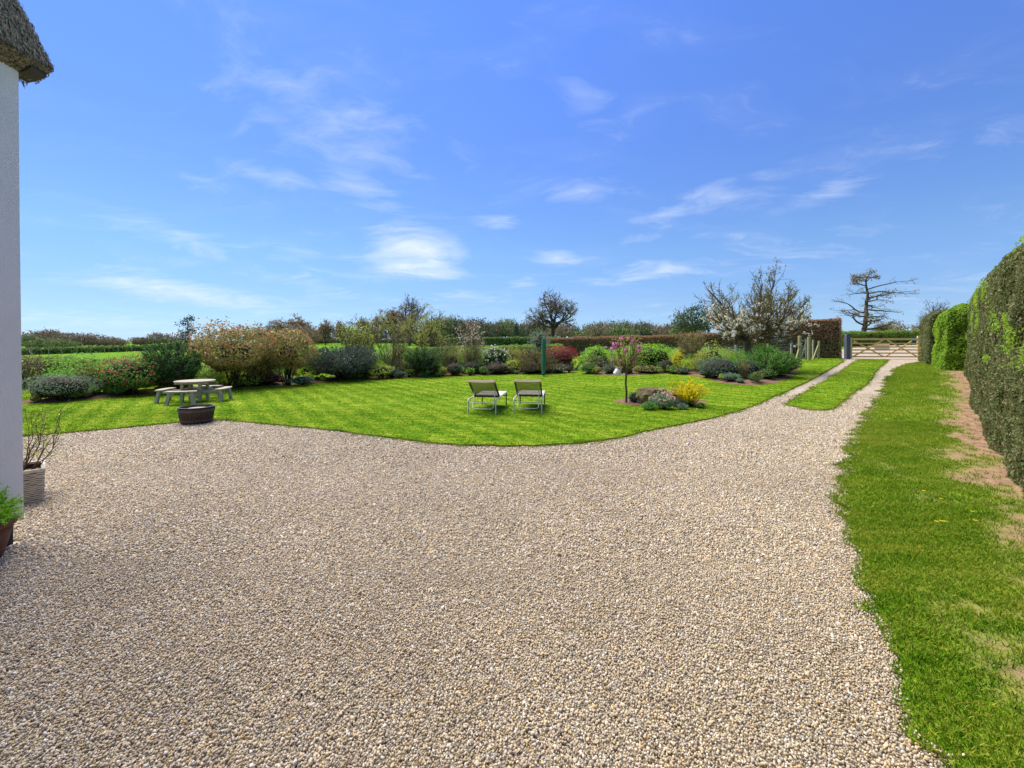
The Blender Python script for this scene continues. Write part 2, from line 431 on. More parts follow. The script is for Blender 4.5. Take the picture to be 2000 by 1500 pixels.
def grass_mat(name, blades, dirt=False):
    m, nt, p = new_mat(name, .8, .02)
    geo = node(nt, 'ShaderNodeNewGeometry')
    pos = geo.outputs['Position']
    a = node(nt, 'ShaderNodeTexNoise', {'Vector': pos, 'Scale': .55, 'Detail': 4.0, 'Roughness': .6})
    mp = node(nt, 'ShaderNodeMapping', {'Vector': pos, 'Rotation': (0, 0, .35), 'Scale': (.8, 4.0, 1.0)})
    b = node(nt, 'ShaderNodeTexNoise', {'Vector': mp.outputs[0], 'Scale': 1.6, 'Detail': 5.0, 'Roughness': .65})
    f = mth(nt, 'ADD', mth(nt, 'MULTIPLY', a.outputs[0], .4), mth(nt, 'MULTIPLY', b.outputs[0], .6))
    wvt = node(nt, 'ShaderNodeMapping', {'Vector': pos, 'Rotation': (0, 0, -.62)})
    wave = node(nt, 'ShaderNodeTexWave', {'Vector': wvt.outputs[0], 'Scale': .62, 'Distortion': 1.2, 'Detail': 2.0, 'Detail Scale': 1.5})
    if 'lawn' in name: f = mth(nt, 'ADD', mth(nt, 'MULTIPLY', f, .91), mth(nt, 'MULTIPLY', wave.outputs[0], .09))
    if blades:
        oi = node(nt, 'ShaderNodeObjectInfo')
        f = mth(nt, 'ADD', mth(nt, 'MULTIPLY', f, .7), mth(nt, 'MULTIPLY', geo.outputs['Random Per Island'], .3))
    else:
        c = node(nt, 'ShaderNodeTexNoise', {'Vector': pos, 'Scale': 26.0, 'Detail': 3.0})
        f = mth(nt, 'ADD', mth(nt, 'MULTIPLY', f, .7), mth(nt, 'MULTIPLY', c.outputs[0], .3))
    fr = node(nt, 'ShaderNodeMapRange', {0: f, 1: .36, 2: .61}).outputs[0]
    col = ramp(nt, fr, GRASS_COLS[name])
    if dirt:
        at_ = node(nt, 'ShaderNodeAttribute', attribute_name='dirt')
        d = node(nt, 'ShaderNodeTexNoise', {'Vector': pos, 'Scale': 9.0, 'Detail': 5.0})
        dc = ramp(nt, d.outputs[0], [(.3, .19, .115, .078), (.7, .33, .215, .15)])
        mx = node(nt, 'ShaderNodeMix', {0: at_.outputs['Fac'], 6: col, 7: dc}, data_type='RGBA')
        col = mx.outputs[2]
    nt.links.new(col, p.inputs['Base Color'])
    if blades:
        tr = node(nt, 'ShaderNodeBsdfTranslucent', {'Color': col})
        mx = node(nt, 'ShaderNodeMixShader', {0: .35, 1: p.outputs[0], 2: tr.outputs[0]})
        nt.links.new(mx.outputs[0], nt.nodes['Material Output'].inputs[0])
    else:
        nb = node(nt, 'ShaderNodeTexNoise', {'Vector': pos, 'Scale': 45.0, 'Detail': 3.0})
        bp = node(nt, 'ShaderNodeBump', {'Strength': .7, 'Distance': .03, 'Height': nb.outputs[0]})
        nt.links.new(bp.outputs[0], p.inputs['Normal'])
    return m


_lawn = [(.04, .115, .004), (.085, .19, .007), (.155, .265, .012), (.31, .36, .045)]
_verge = [(.04, .12, .004), (.08, .21, .007), (.14, .275, .012), (.32, .33, .05)]
GRASS_COLS = {'lawn_turf': _lawn, 'lawn_blade': _lawn, 'verge_turf': [(.09, .17, .012), (.14, .24, .016), (.22, .28, .03)], 'verge_blade': _verge,
              'field_grass': [(.06, .17, .006), (.09, .215, .008), (.14, .25, .012)]}
M['lawn'] = grass_mat('lawn_turf', False)
M['lawn_blade'] = grass_mat('lawn_blade', True)
M['verge'] = grass_mat('verge_turf', False, True)
M['verge_blade'] = grass_mat('verge_blade', True)
M['field'] = grass_mat('field_grass', False)

PEBBLE = [(.0, .19, .155, .12), (.10, .40, .32, .22), (.24, .62, .53, .37), (.36, .27, .245, .205), (.46, .62, .49, .36), (.56, .38, .36, .325),
          (.66, .70, .60, .42), (.76, .54, .38, .17), (.84, .55, .46, .39), (.93, .80, .77, .70), (1.0, .25, .21, .17)]
m, nt, p = new_mat('pebble', .6, .3)
oi = node(nt, 'ShaderNodeObjectInfo')
pc = ramp(nt, oi.outputs['Random'], PEBBLE)
geo = node(nt, 'ShaderNodeNewGeometry')
big = node(nt, 'ShaderNodeTexNoise', {'Vector': geo.outputs['Position'], 'Scale': .7, 'Detail': 3.0})
bv = node(nt, 'ShaderNodeMapRange', {0: big.outputs[0], 1: .3, 2: .7, 3: .79, 4: .92}).outputs[0]
hs = node(nt, 'ShaderNodeHueSaturation', {'Color': pc, 'Value': bv, 'Saturation': .98})
nt.links.new(hs.outputs[0], p.inputs['Base Color'])
M['pebble'] = m

m, nt, p = new_mat('gravel', .8, .2)
geo = node(nt, 'ShaderNodeNewGeometry')
vor = node(nt, 'ShaderNodeTexVoronoi', {'Vector': geo.outputs['Position'], 'Scale': 44.0, 'Randomness': 1.0})
sepc = node(nt, 'ShaderNodeSeparateColor', {0: vor.outputs['Color']})
gc = ramp(nt, sepc.outputs[0], PEBBLE)
big = node(nt, 'ShaderNodeTexNoise', {'Vector': geo.outputs['Position'], 'Scale': .7, 'Detail': 3.0})
bv = node(nt, 'ShaderNodeMapRange', {0: big.outputs[0], 1: .3, 2: .7, 3: .71, 4: .85}).outputs[0]
gap = node(nt, 'ShaderNodeMapRange', {0: vor.outputs['Distance'], 1: .35, 2: .8, 3: 1.0, 4: .62}).outputs[0]  # shade in the gaps between stones, painted into the gravel colour
hs = node(nt, 'ShaderNodeHueSaturation', {'Color': gc, 'Value': mth(nt, 'MULTIPLY', bv, gap), 'Saturation': .95})
nt.links.new(hs.outputs[0], p.inputs['Base Color'])
inv = mth(nt, 'SUBTRACT', 1.0, vor.outputs['Distance'])
bp = node(nt, 'ShaderNodeBump', {'Strength': .9, 'Distance': .012, 'Height': inv})
nt.links.new(bp.outputs[0], p.inputs['Normal'])
M['gravel'] = m


# ------------------------------------------------------------------ ground sheets
def pip(x, y, poly):
    x = np.asarray(x); y = np.asarray(y); ins = np.zeros(x.shape, bool)
    n = len(poly)
    for i in range(n):
        x0, y0 = poly[i][:2]; x1, y1 = poly[(i + 1) % n][:2]
        if y0 == y1: continue
        c = ((y0 > y) != (y1 > y)) & (x < (x1 - x0) * (y - y0) / (y1 - y0) + x0)
        ins ^= c
    return ins


def edge_dist(x, y, poly):
    best = np.full(np.shape(x), 1e9)
    n = len(poly)
    for i in range(n):
        ax, ay = poly[i][:2]; bx, by = poly[(i + 1) % n][:2]
        dx, dy = bx - ax, by - ay; l2 = dx * dx + dy * dy + 1e-12
        t = np.clip(((x - ax) * dx + (y - ay) * dy) / l2, 0, 1)
        best = np.minimum(best, np.hypot(x - ax - t * dx, y - ay - t * dy))
    return best


def densify(poly, step, jit=0.0, rg=rng):
    out = []
    n = len(poly)
    for i in range(n):
        a = np.array(poly[i][:2], float); b = np.array(poly[(i + 1) % n][:2], float)
        l = np.linalg.norm(b - a); k = max(1, int(l / step))
        nrm = np.array([-(b - a)[1], (b - a)[0]]) / max(l, 1e-9)
        for j in range(k):
            q = a + (b - a) * j / k
            out.append(q + nrm * rg.normal(0, jit))
    return [tuple(q) for q in out]


def smooth_line(pts, k=6):
    """Catmull-Rom through points"""
    P = [np.array(p[:2], float) for p in pts]; out = []
    for i in range(len(P) - 1):
        p0 = P[max(i - 1, 0)]; p1 = P[i]; p2 = P[i + 1]; p3 = P[min(i + 2, len(P) - 1)]
        for j in range(k):
            t = j / k
            out.append(.5 * ((2 * p1) + (-p0 + p2) * t + (2 * p0 - 5 * p1 + 4 * p2 - p3) * t * t + (-p0 + 3 * p1 - 3 * p2 + p3) * t ** 3))
    out.append(P[-1])
    return [tuple(q) for q in out]


def sheet(name, poly, mat_, zoff, step, skirt=0.0, mound=0.0, kind='structure', skirt_mat=None):
    xs = [q[0] for q in poly]; ys = [q[1] for q in poly]
    gx, gy = np.meshgrid(np.arange(min(xs), max(xs), step), np.arange(min(ys), max(ys), step))
    gx = gx.ravel() + rng.uniform(-.2, .2, gx.size) * step; gy = gy.ravel() + rng.uniform(-.2, .2, gy.size) * step
    ok = pip(gx, gy, poly)
    gx, gy = gx[ok], gy[ok]
    ok = edge_dist(gx, gy, poly) > step * .25
    pts = [Vector(q) for q in poly] + [Vector((a, b)) for a, b in zip(gx[ok], gy[ok])]
    n = len(poly)
    v, e, f, *_ = delaunay_2d_cdt(pts, [(i, (i + 1) % n) for i in range(n)], [], 1, 1e-5)
    v = np.array([(q.x, q.y) for q in v])
    z = gz(v[:, 0], v[:, 1]) + zoff
    if mound:
        ed = edge_dist(v[:, 0], v[:, 1], poly)
        z = z + mound * sst(0, .6, ed) + np.where(ed > .03, rng.normal(0, .012, len(v)), 0)
    tri = np.array([t for t in f if len(t) == 3])
    # make them face up
    A, B, D = v[tri[:, 0]], v[tri[:, 1]], v[tri[:, 2]]
    cr = (B[:, 0] - A[:, 0]) * (D[:, 1] - A[:, 1]) - (B[:, 1] - A[:, 1]) * (D[:, 0] - A[:, 0])
    tri[cr < 0] = tri[cr < 0][:, ::-1]
    cen = v[tri].mean(axis=1)
    tri = tri[pip(cen[:, 0], cen[:, 1], poly)]
    G = Geo().add(np.column_stack([v, z]), tri)
    if skirt:
        P = np.array(poly); zz_ = gz(P[:, 0], P[:, 1]) + zoff
        k = np.arange(n); k2 = (k + 1) % n
        G.add(np.concatenate([np.column_stack([P, zz_]), np.column_stack([P, zz_ - skirt])]),
              np.column_stack([k, k2, k2 + n, k + n]), 1)
    o = G.build(name, [mat_, skirt_mat or M['soil']], smooth=True, kind=kind)
    return o


# broad ground to the horizon
ax = np.concatenate([-np.geomspace(3000, 60, 22), np.arange(-56, 60, 4.0), np.geomspace(60, 3000, 22)])
ay = np.concatenate([-np.geomspace(400, 20, 8), np.arange(-16, 180, 4.0), np.geomspace(180, 4500, 22)])
XX, YY = np.meshgrid(ax, ay)
ZZ = gz(XX, YY) - .04
nx, ny = len(ax), len(ay)
idx = np.arange(nx * ny).reshape(ny, nx)
Geo().add(np.column_stack([XX.ravel(), YY.ravel(), ZZ.ravel()]),
          np.column_stack([idx[:-1, :-1].ravel(), idx[:-1, 1:].ravel(), idx[1:, 1:].ravel(), idx[1:, :-1].ravel()])).build('ground', M['field'], smooth=True, kind='structure')

LAWN_EDGE = smooth_line([at(*q) for q in [(-160, 872), (40, 853), (100, 849), (200, 840), (330, 828), (395, 822), (440, 822), (520, 829), (640, 841), (760, 856), (850, 867),
                                          (950, 872), (1060, 871), (1140, 866), (1210, 856), (1270, 842), (1350, 826), (1430, 807), (1480, 790), (1530, 767), (1580, 744),
                                          (1620, 722), (1648, 706)]])
P_LAWN = LAWN_EDGE + [(19.6, 26.1), (17.2, 27.6), (12, 29.8), (3, 33.0), (-1, 25.5), (-6, 23), (-14, 19.5), (-22, 16), (-24, 8), (-12, 7)]
P_LAWN = densify(P_LAWN, .16, .018)
P_STRIP = densify(smooth_line([at(*q) for q in [(1537, 791), (1565, 798), (1600, 802), (1627, 799), (1640, 788), (1670, 766), (1697, 745), (1710, 726), (1726, 711), (1736, 703)]], 4)[:-1]
                  + smooth_line([at(*q) for q in [(1736, 703), (1682, 703), (1652, 720), (1612, 744), (1575, 767), (1537, 791)]], 4)[:-1], .14, .025)
vl = smooth_line([at(*q) for q in [(1795, 708), (1770, 713), (1746, 730), (1736, 750), (1726, 765), (1714, 785), (1700, 802), (1683, 832), (1672, 852), (1660, 900),
                                   (1650, 950), (1655, 1005), (1667, 1080), (1682, 1130), (1708, 1180), (1718, 1232), (1750, 1292), (1782, 1385), (1832, 1480), (1880, 1600)]], 5)
vl2 = []
for i, q in enumerate(densify(vl, .07)[:-40] if False else vl):
    vl2.append(q)
P_VERGE = vl2 + [(1.45, .4), (2.0, -2.0), (6, -2.0), (4.6, 2.6), (8.0, 6.1), (12.0, 10.4), (16, 14.6), (19.6, 18.2), (21.4, 20.6), (22.6, 22.6), (23.2, 24.0)]
P_VERGE = densify(P_VERGE, .07)
_v = []
for i, (x, y) in enumerate(P_VERGE):      # ragged tongues of grass creeping into the gravel
    n_ = mnoise.noise(Vector((x * 3.1, y * 3.1, 0))) + 1.1 * mnoise.noise(Vector((x * 7, y * 7, 4))) + .5 * mnoise.noise(Vector((x * 16, y * 16, 9)))
    _v.append((x - (.07 + .012 * y) * n_ if x < y + .2 else x, y))
P_VERGE = _v
P_GRAVEL = densify([(-9, -3), (4, -3), (8, 3), (14, 9), (20, 16), (24.5, 22), (25.5, 26.3), (32, 34), (46, 46), (46, 56), (40, 47), (18, 30), (19.6, 25.5), (14, 20), (8, 14), (-9, 14), (-14, 9)], .6)

gravel = sheet('gravel_drive', P_GRAVEL, M['gravel'], -.012, .6)
lawn = sheet('lawn', P_LAWN, M['lawn'], .03, .5, .06)
strip = sheet('grass_strip', P_STRIP, M['lawn'], .03, .4, .06)
verge = sheet('grass_verge', P_VERGE, M['verge'], .010, .13, .03)


def hedge_off(x, y):                      # how far in front of the tall hedge's foot
    return (y + .8 - x) / 1.414


def dirt_at(x, y):
    o = hedge_off(x, y)
    n_ = mnoise.fractal(Vector((x * 1.0 + y * .3, (y - x) * 1.3, 1.7)), .8, 2.0, 5) * .55 + mnoise.noise(Vector((x * 6, y * 6, 2))) * .3
    near = .35 * float(sst(7.0, 3.5, y)) if False else .62 * float(1 - sst(3.6, 6.5, y))
    return float(np.clip(.86 - near - o / 1.05 + n_ * 1.5 + .52 * (1 - float(sst(.15, .7, o))), 0, 1)) if o < 2.6 else 0.0


me = verge.data
da = me.attributes.new('dirt', 'FLOAT', 'POINT')
da.data.foreach_set('value', [dirt_at(v.co.x, v.co.y) for v in me.vertices])

# flower beds
BED_FRONT = smooth_line([at(*q) for q in [(-120, 806), (45, 793), (150, 785), (300, 771), (380, 766), (450, 760), (600, 752), (700, 743), (850, 737), (960, 734), (1060, 731), (1115, 728), (1128, 723)]], 4)
BED_FRONT = [(x, y + .20) for x, y in BED_FRONT]
P_BED1 = BED_FRONT + [(x, y + 3.2) for x, y in BED_FRONT[::-1][4:]]
P_BED1 = densify(P_BED1, .3, .02)
P_BED2 = densify(smooth_line([at(*q) for q in [(1142, 731), (1200, 735), (1290, 732), (1340, 734), (1375, 739), (1395, 746), (1430, 752.5), (1480, 753.5), (1520, 748), (1550, 733), (1563, 716)]], 4)
                 + [(14.5, 23.5), (9, 26), (4.2, 26.3)], .25, .015)
ic = at(1291, 787)
P_BED3 = [(ic.x + 1.22 * math.cos(a) * (1 + .06 * math.sin(3 * a)), ic.y - .05 + .86 * math.sin(a)) for a in np.linspace(0, 2 * math.pi, 44, endpoint=False)]
bed1 = sheet('flower_bed', P_BED1, M['soil'], .034, .35, 0, .06)
bed2 = sheet('flower_bed', P_BED2, M['soil'], .034, .3, 0, .06)
bed3 = sheet('flower_bed', P_BED3, M['soil'], .034, .1, 0, .05)


# ------------------------------------------------------------------ scatters: gravel stones and grass
def scatter(name, pts, sources, smin, smax, flat=False, scl=None, kind='stuff', parent=None):
    me = bpy.data.meshes.new(name)
    pts = np.asarray(pts, float)
    me.vertices.add(len(pts)); me.vertices.foreach_set('co', pts.ravel())
    a = me.attributes.new('sc', 'FLOAT', 'POINT'); a.data.foreach_set('value', np.ones(len(pts)) if scl is None else np.asarray(scl, float))
    o = bpy.data.objects.new(name, me); C.objects.link(o)
    if kind: o['kind'] = kind
    if parent is not None: o.parent = parent
    col = bpy.data.collections.new(name + '_pieces')
    for s in sources: col.objects.link(s)
    ng = bpy.data.node_groups.new(name, 'GeometryNodeTree')
    ng.interface.new_socket('Geometry', in_out='INPUT', socket_type='NodeSocketGeometry')
    ng.interface.new_socket('Geometry', in_out='OUTPUT', socket_type='NodeSocketGeometry')
    gi = ng.nodes.new('NodeGroupInput'); go = ng.nodes.new('NodeGroupOutput')
    ci = ng.nodes.new('GeometryNodeCollectionInfo')
    ci.inputs[0].default_value = col; ci.inputs[1].default_value = True; ci.inputs[2].default_value = True
    ip = ng.nodes.new('GeometryNodeInstanceOnPoints'); ip.inputs['Pick Instance'].default_value = True
    rr = ng.nodes.new('FunctionNodeRandomValue'); rr.data_type = 'FLOAT_VECTOR'
    rr.inputs[0].default_value = (0, 0, 0); rr.inputs[1].default_value = (.25, .25, 6.283) if flat else (6.283, 6.283, 6.283)
    rs = ng.nodes.new('FunctionNodeRandomValue'); rs.data_type = 'FLOAT'
    rs.inputs[2].default_value = smin; rs.inputs[3].default_value = smax
    na = ng.nodes.new('GeometryNodeInputNamedAttribute'); na.data_type = 'FLOAT'; na.inputs[0].default_value = 'sc'
    mu = ng.nodes.new('ShaderNodeMath'); mu.operation = 'MULTIPLY'
    ng.links.new(rs.outputs[1], mu.inputs[0]); ng.links.new(na.outputs[0], mu.inputs[1])
    ng.links.new(gi.outputs[0], ip.inputs['Points']); ng.links.new(ci.outputs[0], ip.inputs['Instance'])
    ng.links.new(rr.outputs[0], ip.inputs['Rotation']); ng.links.new(mu.outputs[0], ip.inputs['Scale'])
    ng.links.new(ip.outputs[0], go.inputs[0])
    md = o.modifiers.new('scatter', 'NODES'); md.node_group = ng
    return o


def pebble_source(seed):
    import bmesh
    bm = bmesh.new(); bmesh.ops.create_icosphere(bm, subdivisions=1 if seed % 2 else 2, radius=1.0)
    rg = np.random.default_rng(seed)
    sc = (rg.uniform(.85, 1.25), rg.uniform(.65, .95), rg.uniform(.5, .75))
    for v in bm.verts:
        k = 1 + .28 * mnoise.noise(v.co * 1.3 + Vector((seed * 3.1, 0, 0)))
        v.co = Vector((v.co.x * sc[0], v.co.y * sc[1], v.co.z * sc[2])) * k
    me = bpy.data.meshes.new('pebble'); bm.to_mesh(me); bm.free()
    for pl in me.polygons: pl.use_smooth = True
    me.materials.append(M['pebble'])
    return bpy.data.objects.new('pebble', me)


pebbles = [pebble_source(i) for i in range(10)]


def jitter_grid(x0, x1, y0, y1, s):
    gx, gy = np.meshgrid(np.arange(x0, x1, s), np.arange(y0, y1, s))
    return gx.ravel() + rng.uniform(-.5, .5, gx.size) * s, gy.ravel() + rng.uniform(-.5, .5, gy.size) * s


SP, SS = [], []
for y0, y1, s, size in ((1.3, 3.4, .0103, .0060), (3.4, 6.0, .0140, .0078), (6.0, 13, .0215, .0108)):
    X, Y = jitter_grid(-1.24 * y1 - .4, 1.1 * y1, y0, y1, s)
    k = (np.abs(X) < 1.24 * Y + .5) & (Y < y1)
    X, Y = X[k], Y[k]
    k = pip(X, Y, P_GRAVEL) & ~((X < -4.15) & (Y < 3.7)) & ~((edge_dist(X, Y, P_VERGE[::3]) > rng.exponential(.014, len(X))) & pip(X, Y, P_VERGE)) & ~pip(X, Y, P_LAWN[::2]) & ~pip(X, Y, P_STRIP)
    X, Y = X[k], Y[k]
    sz = size * np.exp(rng.normal(0, .22, len(X)))
    bigs = rng.random(len(X)) < .006
    sz[bigs] *= rng.uniform(1.4, 2.0, bigs.sum())
    SP.append(np.column_stack([X, Y, gz(X, Y) - .008 + rng.uniform(0, .012, len(X)) + .014 * pip(X, Y, P_VERGE)])); SS.append(sz)
SP = np.concatenate(SP); SS = np.concatenate(SS)
pm = rng.permutation(len(SP))
print('stones', len(SP))
scatter('gravel_stones', SP[pm], pebbles, .9, 1.15, scl=SS[pm])


def tuft_source(seed, mat_, nb=14, rad=.035, h=.05, w=.0035, lean=.6):
    rg = np.random.default_rng(seed); G = Geo()
    for _ in range(nb):
        a = rg.uniform(0, 6.28); r = rad * math.sqrt(rg.random()); b = Vector((r * math.cos(a), r * math.sin(a), -.006))
        hh = h * rg.uniform(.5, 1.25); ld = Vector((math.cos(a + rg.normal(0, .8)), math.sin(a + rg.normal(0, .8)), 0)) * hh * lean * rg.uniform(.3, 1.4)
        az = rg.uniform(0, 3.14); s = Vector((math.cos(az), math.sin(az), 0)) * w * rg.uniform(.7, 1.2)
        m1 = b + ld * .35 + Vector((0, 0, hh * .6)); t = b + ld + Vector((0, 0, hh))
        G.add([b - s, b + s, m1 + s * .8, m1 - s * .8, t], [(0, 1, 2, 3)])
        G.add([m1 - s * .8, m1 + s * .8, t], [(0, 1, 2)])
    return bpy.data.objects.new('grass_tuft', G.mesh('grass_tuft', mat_))


vt = [tuft_source(i, M['verge_blade'], 15, .038, .031, .0026, 1.0) for i in range(8)]
lt = [tuft_source(20 + i, M['lawn_blade'], 16, .055, .019, .0038, 1.1) for i in range(8)]


def grass_pts(poly, zoff, bands, extra=None):
    out, ss = [], []
    for y0, y1, s, sc in bands:
        X, Y = jitter_grid(-1.26 * y1 - .5, 1.3 * y1 + 1, y0, y1, s)
        k = (np.abs(X) < 1.26 * Y + .8); X, Y = X[k], Y[k]
        k = pip(X, Y, poly); X, Y = X[k], Y[k]
        if extra is not None:
            k = extra(X, Y); X, Y = X[k], Y[k]
        out.append(np.column_stack([X, Y, gz(X, Y) + zoff])); ss.append(np.full(len(X), sc))
    return np.concatenate(out), np.concatenate(ss)


def keep_verge(X, Y):
    d = np.array([dirt_at(a, b) for a, b in zip(X, Y)])
    return rng.random(len(X)) > np.minimum(.93, d * 1.15)


P_, S_ = grass_pts(P_VERGE, .009, ((1.2, 4.5, .026, 1.0), (4.5, 9, .038, 1.15), (9, 26, .075, 1.5)), keep_verge)
ev = []
for (x, y) in P_VERGE:                    # creeping grass along the gravel side
    if 1.2 < y < 24 and hedge_off(x, y) > 1.2:
        k_ = max(0.0, mnoise.noise(Vector((x * 2.3, y * 2.3, 8))) + .25)
        for _ in range(9 if y < 7 else 5):
            ev.append((x - abs(rng.normal(0, .02 + .10 * k_)) + .02, y + rng.normal(0, .03)))
ev = np.array(ev)
P_ = np.concatenate([P_, np.column_stack([ev, gz(ev[:, 0], ev[:, 1]) + .004])]); S_ = np.concatenate([S_, rng.uniform(.8, 1.3, len(ev))])
print('verge tufts', len(P_))
scatter('verge_grass', P_, vt, .7, 1.3, True, S_)


def not_bed(X, Y):
    return ~(pip(X, Y, P_BED1) | pip(X, Y, P_BED2) | pip(X, Y, P_BED3))


P_, S_ = grass_pts(P_LAWN[::2], .028, ((6.5, 10.5, .052, .9), (10.5, 15.5, .070, .95), (15.5, 21, .095, 1.1), (21, 27, .14, 1.3)), not_bed)
e_pts = []
for poly in (P_LAWN, P_STRIP):
    for (x, y) in poly:
        if y < 27 and abs(x) < 1.3 * y and not (x < -13):
            for _ in range(5 if y < 15 else 2):
                e_pts.append((x + rng.normal(0, .05), y + rng.normal(0, .05)))
e_pts = np.array(e_pts)
P_ = np.concatenate([P_, np.column_stack([e_pts, gz(e_pts[:, 0], e_pts[:, 1]) + .024])]); S_ = np.concatenate([S_, rng.uniform(.9, 1.5, len(e_pts))])
q, s_ = grass_pts(P_STRIP, .028, ((9, 27, .09, 1.2),))
P_ = np.concatenate([P_, q]); S_ = np.concatenate([S_, s_])
print('lawn tufts', len(P_))
scatter('lawn_grass', P_, lt, .7, 1.3, True, S_)

# ------------------------------------------------------------------ cottage on the left
cot = thing('cottage', 'white rendered cottage corner with thatched roof at the left edge', 'cottage', (-4.15, 3.7, 0))
def rel(poly):            # x,z of the world to the cottage's own x
    return [(x + 4.15, z) for x, z in poly]
G = Geo()
prof = [(-4.15, .176), (-4.165, 1.2), (-4.185, 2.7), (-4.198, 4.30), (-10.4, 4.30), (-10.4, .176)]
y0, y1 = -12.0, 0.0
n = len(prof)
pr = rel(prof)
G.prism(pr, 1, y0, y1)
wall = G.build('wall', M['render'], cot)
bv_ = wall.modifiers.new('bevel', 'BEVEL'); bv_.width = .035; bv_.segments = 3; bv_.limit_method = 'ANGLE'
Geo().box((-3.17, -6.0, .082), (6.24, 11.93, .19)).build('plinth', M['plinth'], cot)
# gable wall triangle above the eaves
Geo().prism(rel([(-4.25, 4.302), (-7.3, 9.6), (-10.35, 4.302)]), 1, -.25, -.02).build('gable', M['render'], cot)
R = Geo()
roof_poly = rel([(-4.07, 4.09), (-7.3, 10.40), (-10.53, 4.09), (-10.38, 3.97), (-7.3, 9.85), (-4.215, 3.985)])
R.prism(roof_poly, 1, -12.3, .15)
roof = R.build('roof', M['thatch'], cot)
T = Geo()
rg = np.random.default_rng(5)
k = 16000
u = rg.uniform(0, 1.25, k) ** 1.0; yy = rg.uniform(-1.3, .16, k)
base = np.column_stack([.075 - u * .456, yy, 4.09 + u * .89])
dvec = np.array([.456, 0, -.89])
nrm = np.array([.89, 0, .456])
T.leaves(base + nrm * rg.uniform(.0, .03, (k, 1)), np.tile(nrm, (k, 1)), .07, .11, .25, up=np.tile(dvec * 2.2, (k, 1)), rg=rg)
k = 2500
yy = rg.uniform(-1.3, .16, k); u = rg.uniform(0, 1, k)
T.leaves(np.column_stack([.08 - .145 * u, yy, 4.085 - .105 * u]), np.tile([.6, 0, -.8], (k, 1)), .05, .2, .4, up=np.tile([1.5, 0, -.9], (k, 1)), rg=rg)
k = 2200
u = rg.uniform(0, 1.2, k); dd = rg.uniform(-.30, .01, k)
T.leaves(np.column_stack([.075 - u * .456 + dd * .89, np.full(k, .155), 4.09 + u * .89 + dd * .456]), np.tile([0, 1, 0], (k, 1)), .06, .18, .5, up=np.tile([.4, .5, -1], (k, 1)), rg=rg)
T.build('straw', M['straw'], roof, kind='stuff')
Geo().prism([(-.34, 4.16), (-.11, 3.965), (-.02, 3.985), (.055, 4.02), (.05, 4.16)], 1, .004, .13).build('barge_board', M['soffit'], cot)

# ------------------------------------------------------------------ plants: generators
def unit_dirs(k, rg, zmin=-.35):
    d = rg.normal(0, 1, (int(k * 2.5) + 20, 3)); d /= np.linalg.norm(d, axis=1, keepdims=True)
    d = d[d[:, 2] > zmin]
    return d[:k]


def lumps(d, rg, nb, amp):
    c = unit_dirs(nb, rg, -.1); kap = rg.uniform(6, 16, len(c)); am = rg.uniform(.5, 1.0, len(c))
    return (1 - amp) + amp * 1.25 * np.max(am[None] * np.exp(-kap[None] * (1 - d @ c.T)), axis=1)


def dome(rg, n, rx, ry, h, amp=.36, nb=14, shell=.62, zmin=-.5, flat=1.0, low=.42):
    """points through the outer part of an uneven crown; returns points and outward directions"""
    d = unit_dirs(n, rg, zmin)
    r = lumps(d, np.random.default_rng(int(rg.integers(1e6))), nb, amp) * (shell + (1 - shell) * rg.random(len(d)) ** .55)
    d2 = np.random.default_rng(len(d) + nb)
    r = r * (.90 + .16 * lumps(d, d2, nb * 4, .9))
    far = rg.random(len(d)) < .10
    r = np.where(far, r * rg.uniform(1.0, 1.22, len(d)), r)
    zc = h * low
    up = np.where(d[:, 2] > 0, h - zc, zc * 1.05)
    wd = np.where(d[:, 2] < 0, np.clip(1 - d[:, 2] ** 2, .05, 1) ** -.32, 1.0)
    P = np.column_stack([d[:, 0] * rx * r * wd, d[:, 1] * ry * r * wd, zc + np.sign(d[:, 2]) * np.abs(d[:, 2]) ** flat * up * r])
    k = P[:, 2] > .02
    return P[k], d[k]


def stems(rg, n, w, h, r=.012, spread=.8):
    S = []
    for _ in range(n):
        a = rg.uniform(0, 6.28); p = np.array([rg.normal(0, .05 * w), rg.normal(0, .05 * w), -.06]); m_ = 4
        tip = np.array([math.cos(a) * w * .5 * spread * rg.random(), math.sin(a) * w * .5 * spread * rg.random(), h * rg.uniform(.6, .95)])
        for i in range(m_):
            q = p + (tip - p) / (m_ - i) + rg.normal(0, .02 * h, 3) * (i < m_ - 1)
            S.append([*p, *q, r * (1 - .2 * i), r * (1 - .2 * (i + 1))]); p = q
    return S


def fan(rg, n, w, h, r=.008, kids=3, spread=1.0, curve=.25):
    """upright twiggy bush"""
    S, tips = [], []
    for _ in range(n):
        a = rg.uniform(0, 6.28); rad = w * .5 * spread * math.sqrt(rg.random())
        p = np.array([math.cos(a) * rad * .15, math.sin(a) * rad * .15, -.06])
        H = h * rg.uniform(.65, 1.0)
        pts = [p]
        for i in range(1, 6):
            t = i / 5
            pts.append(np.array([math.cos(a) * rad * (t ** (1 - curve)), math.sin(a) * rad * (t ** (1 - curve)), H * t]) + rg.normal(0, .015 * h, 3))
        for i in range(5):
            S.append([*pts[i], *pts[i + 1], r * (1 - .17 * i), r * (1 - .17 * (i + 1))])
            if i >= 1:
                for _k in range(kids):
                    q = pts[i] + (pts[i + 1] - pts[i]) * rg.random()
                    dv = np.array([rg.normal(0, .5), rg.normal(0, .5), rg.uniform(.3, 1.0)]); dv = dv / np.linalg.norm(dv) * h * rg.uniform(.08, .2)
                    S.append([*q, *(q + dv), r * .5, r * .25]); tips.append(q + dv); tips.append(q + dv * .6)
        tips.append(pts[-1])
    return S, np.array(tips)


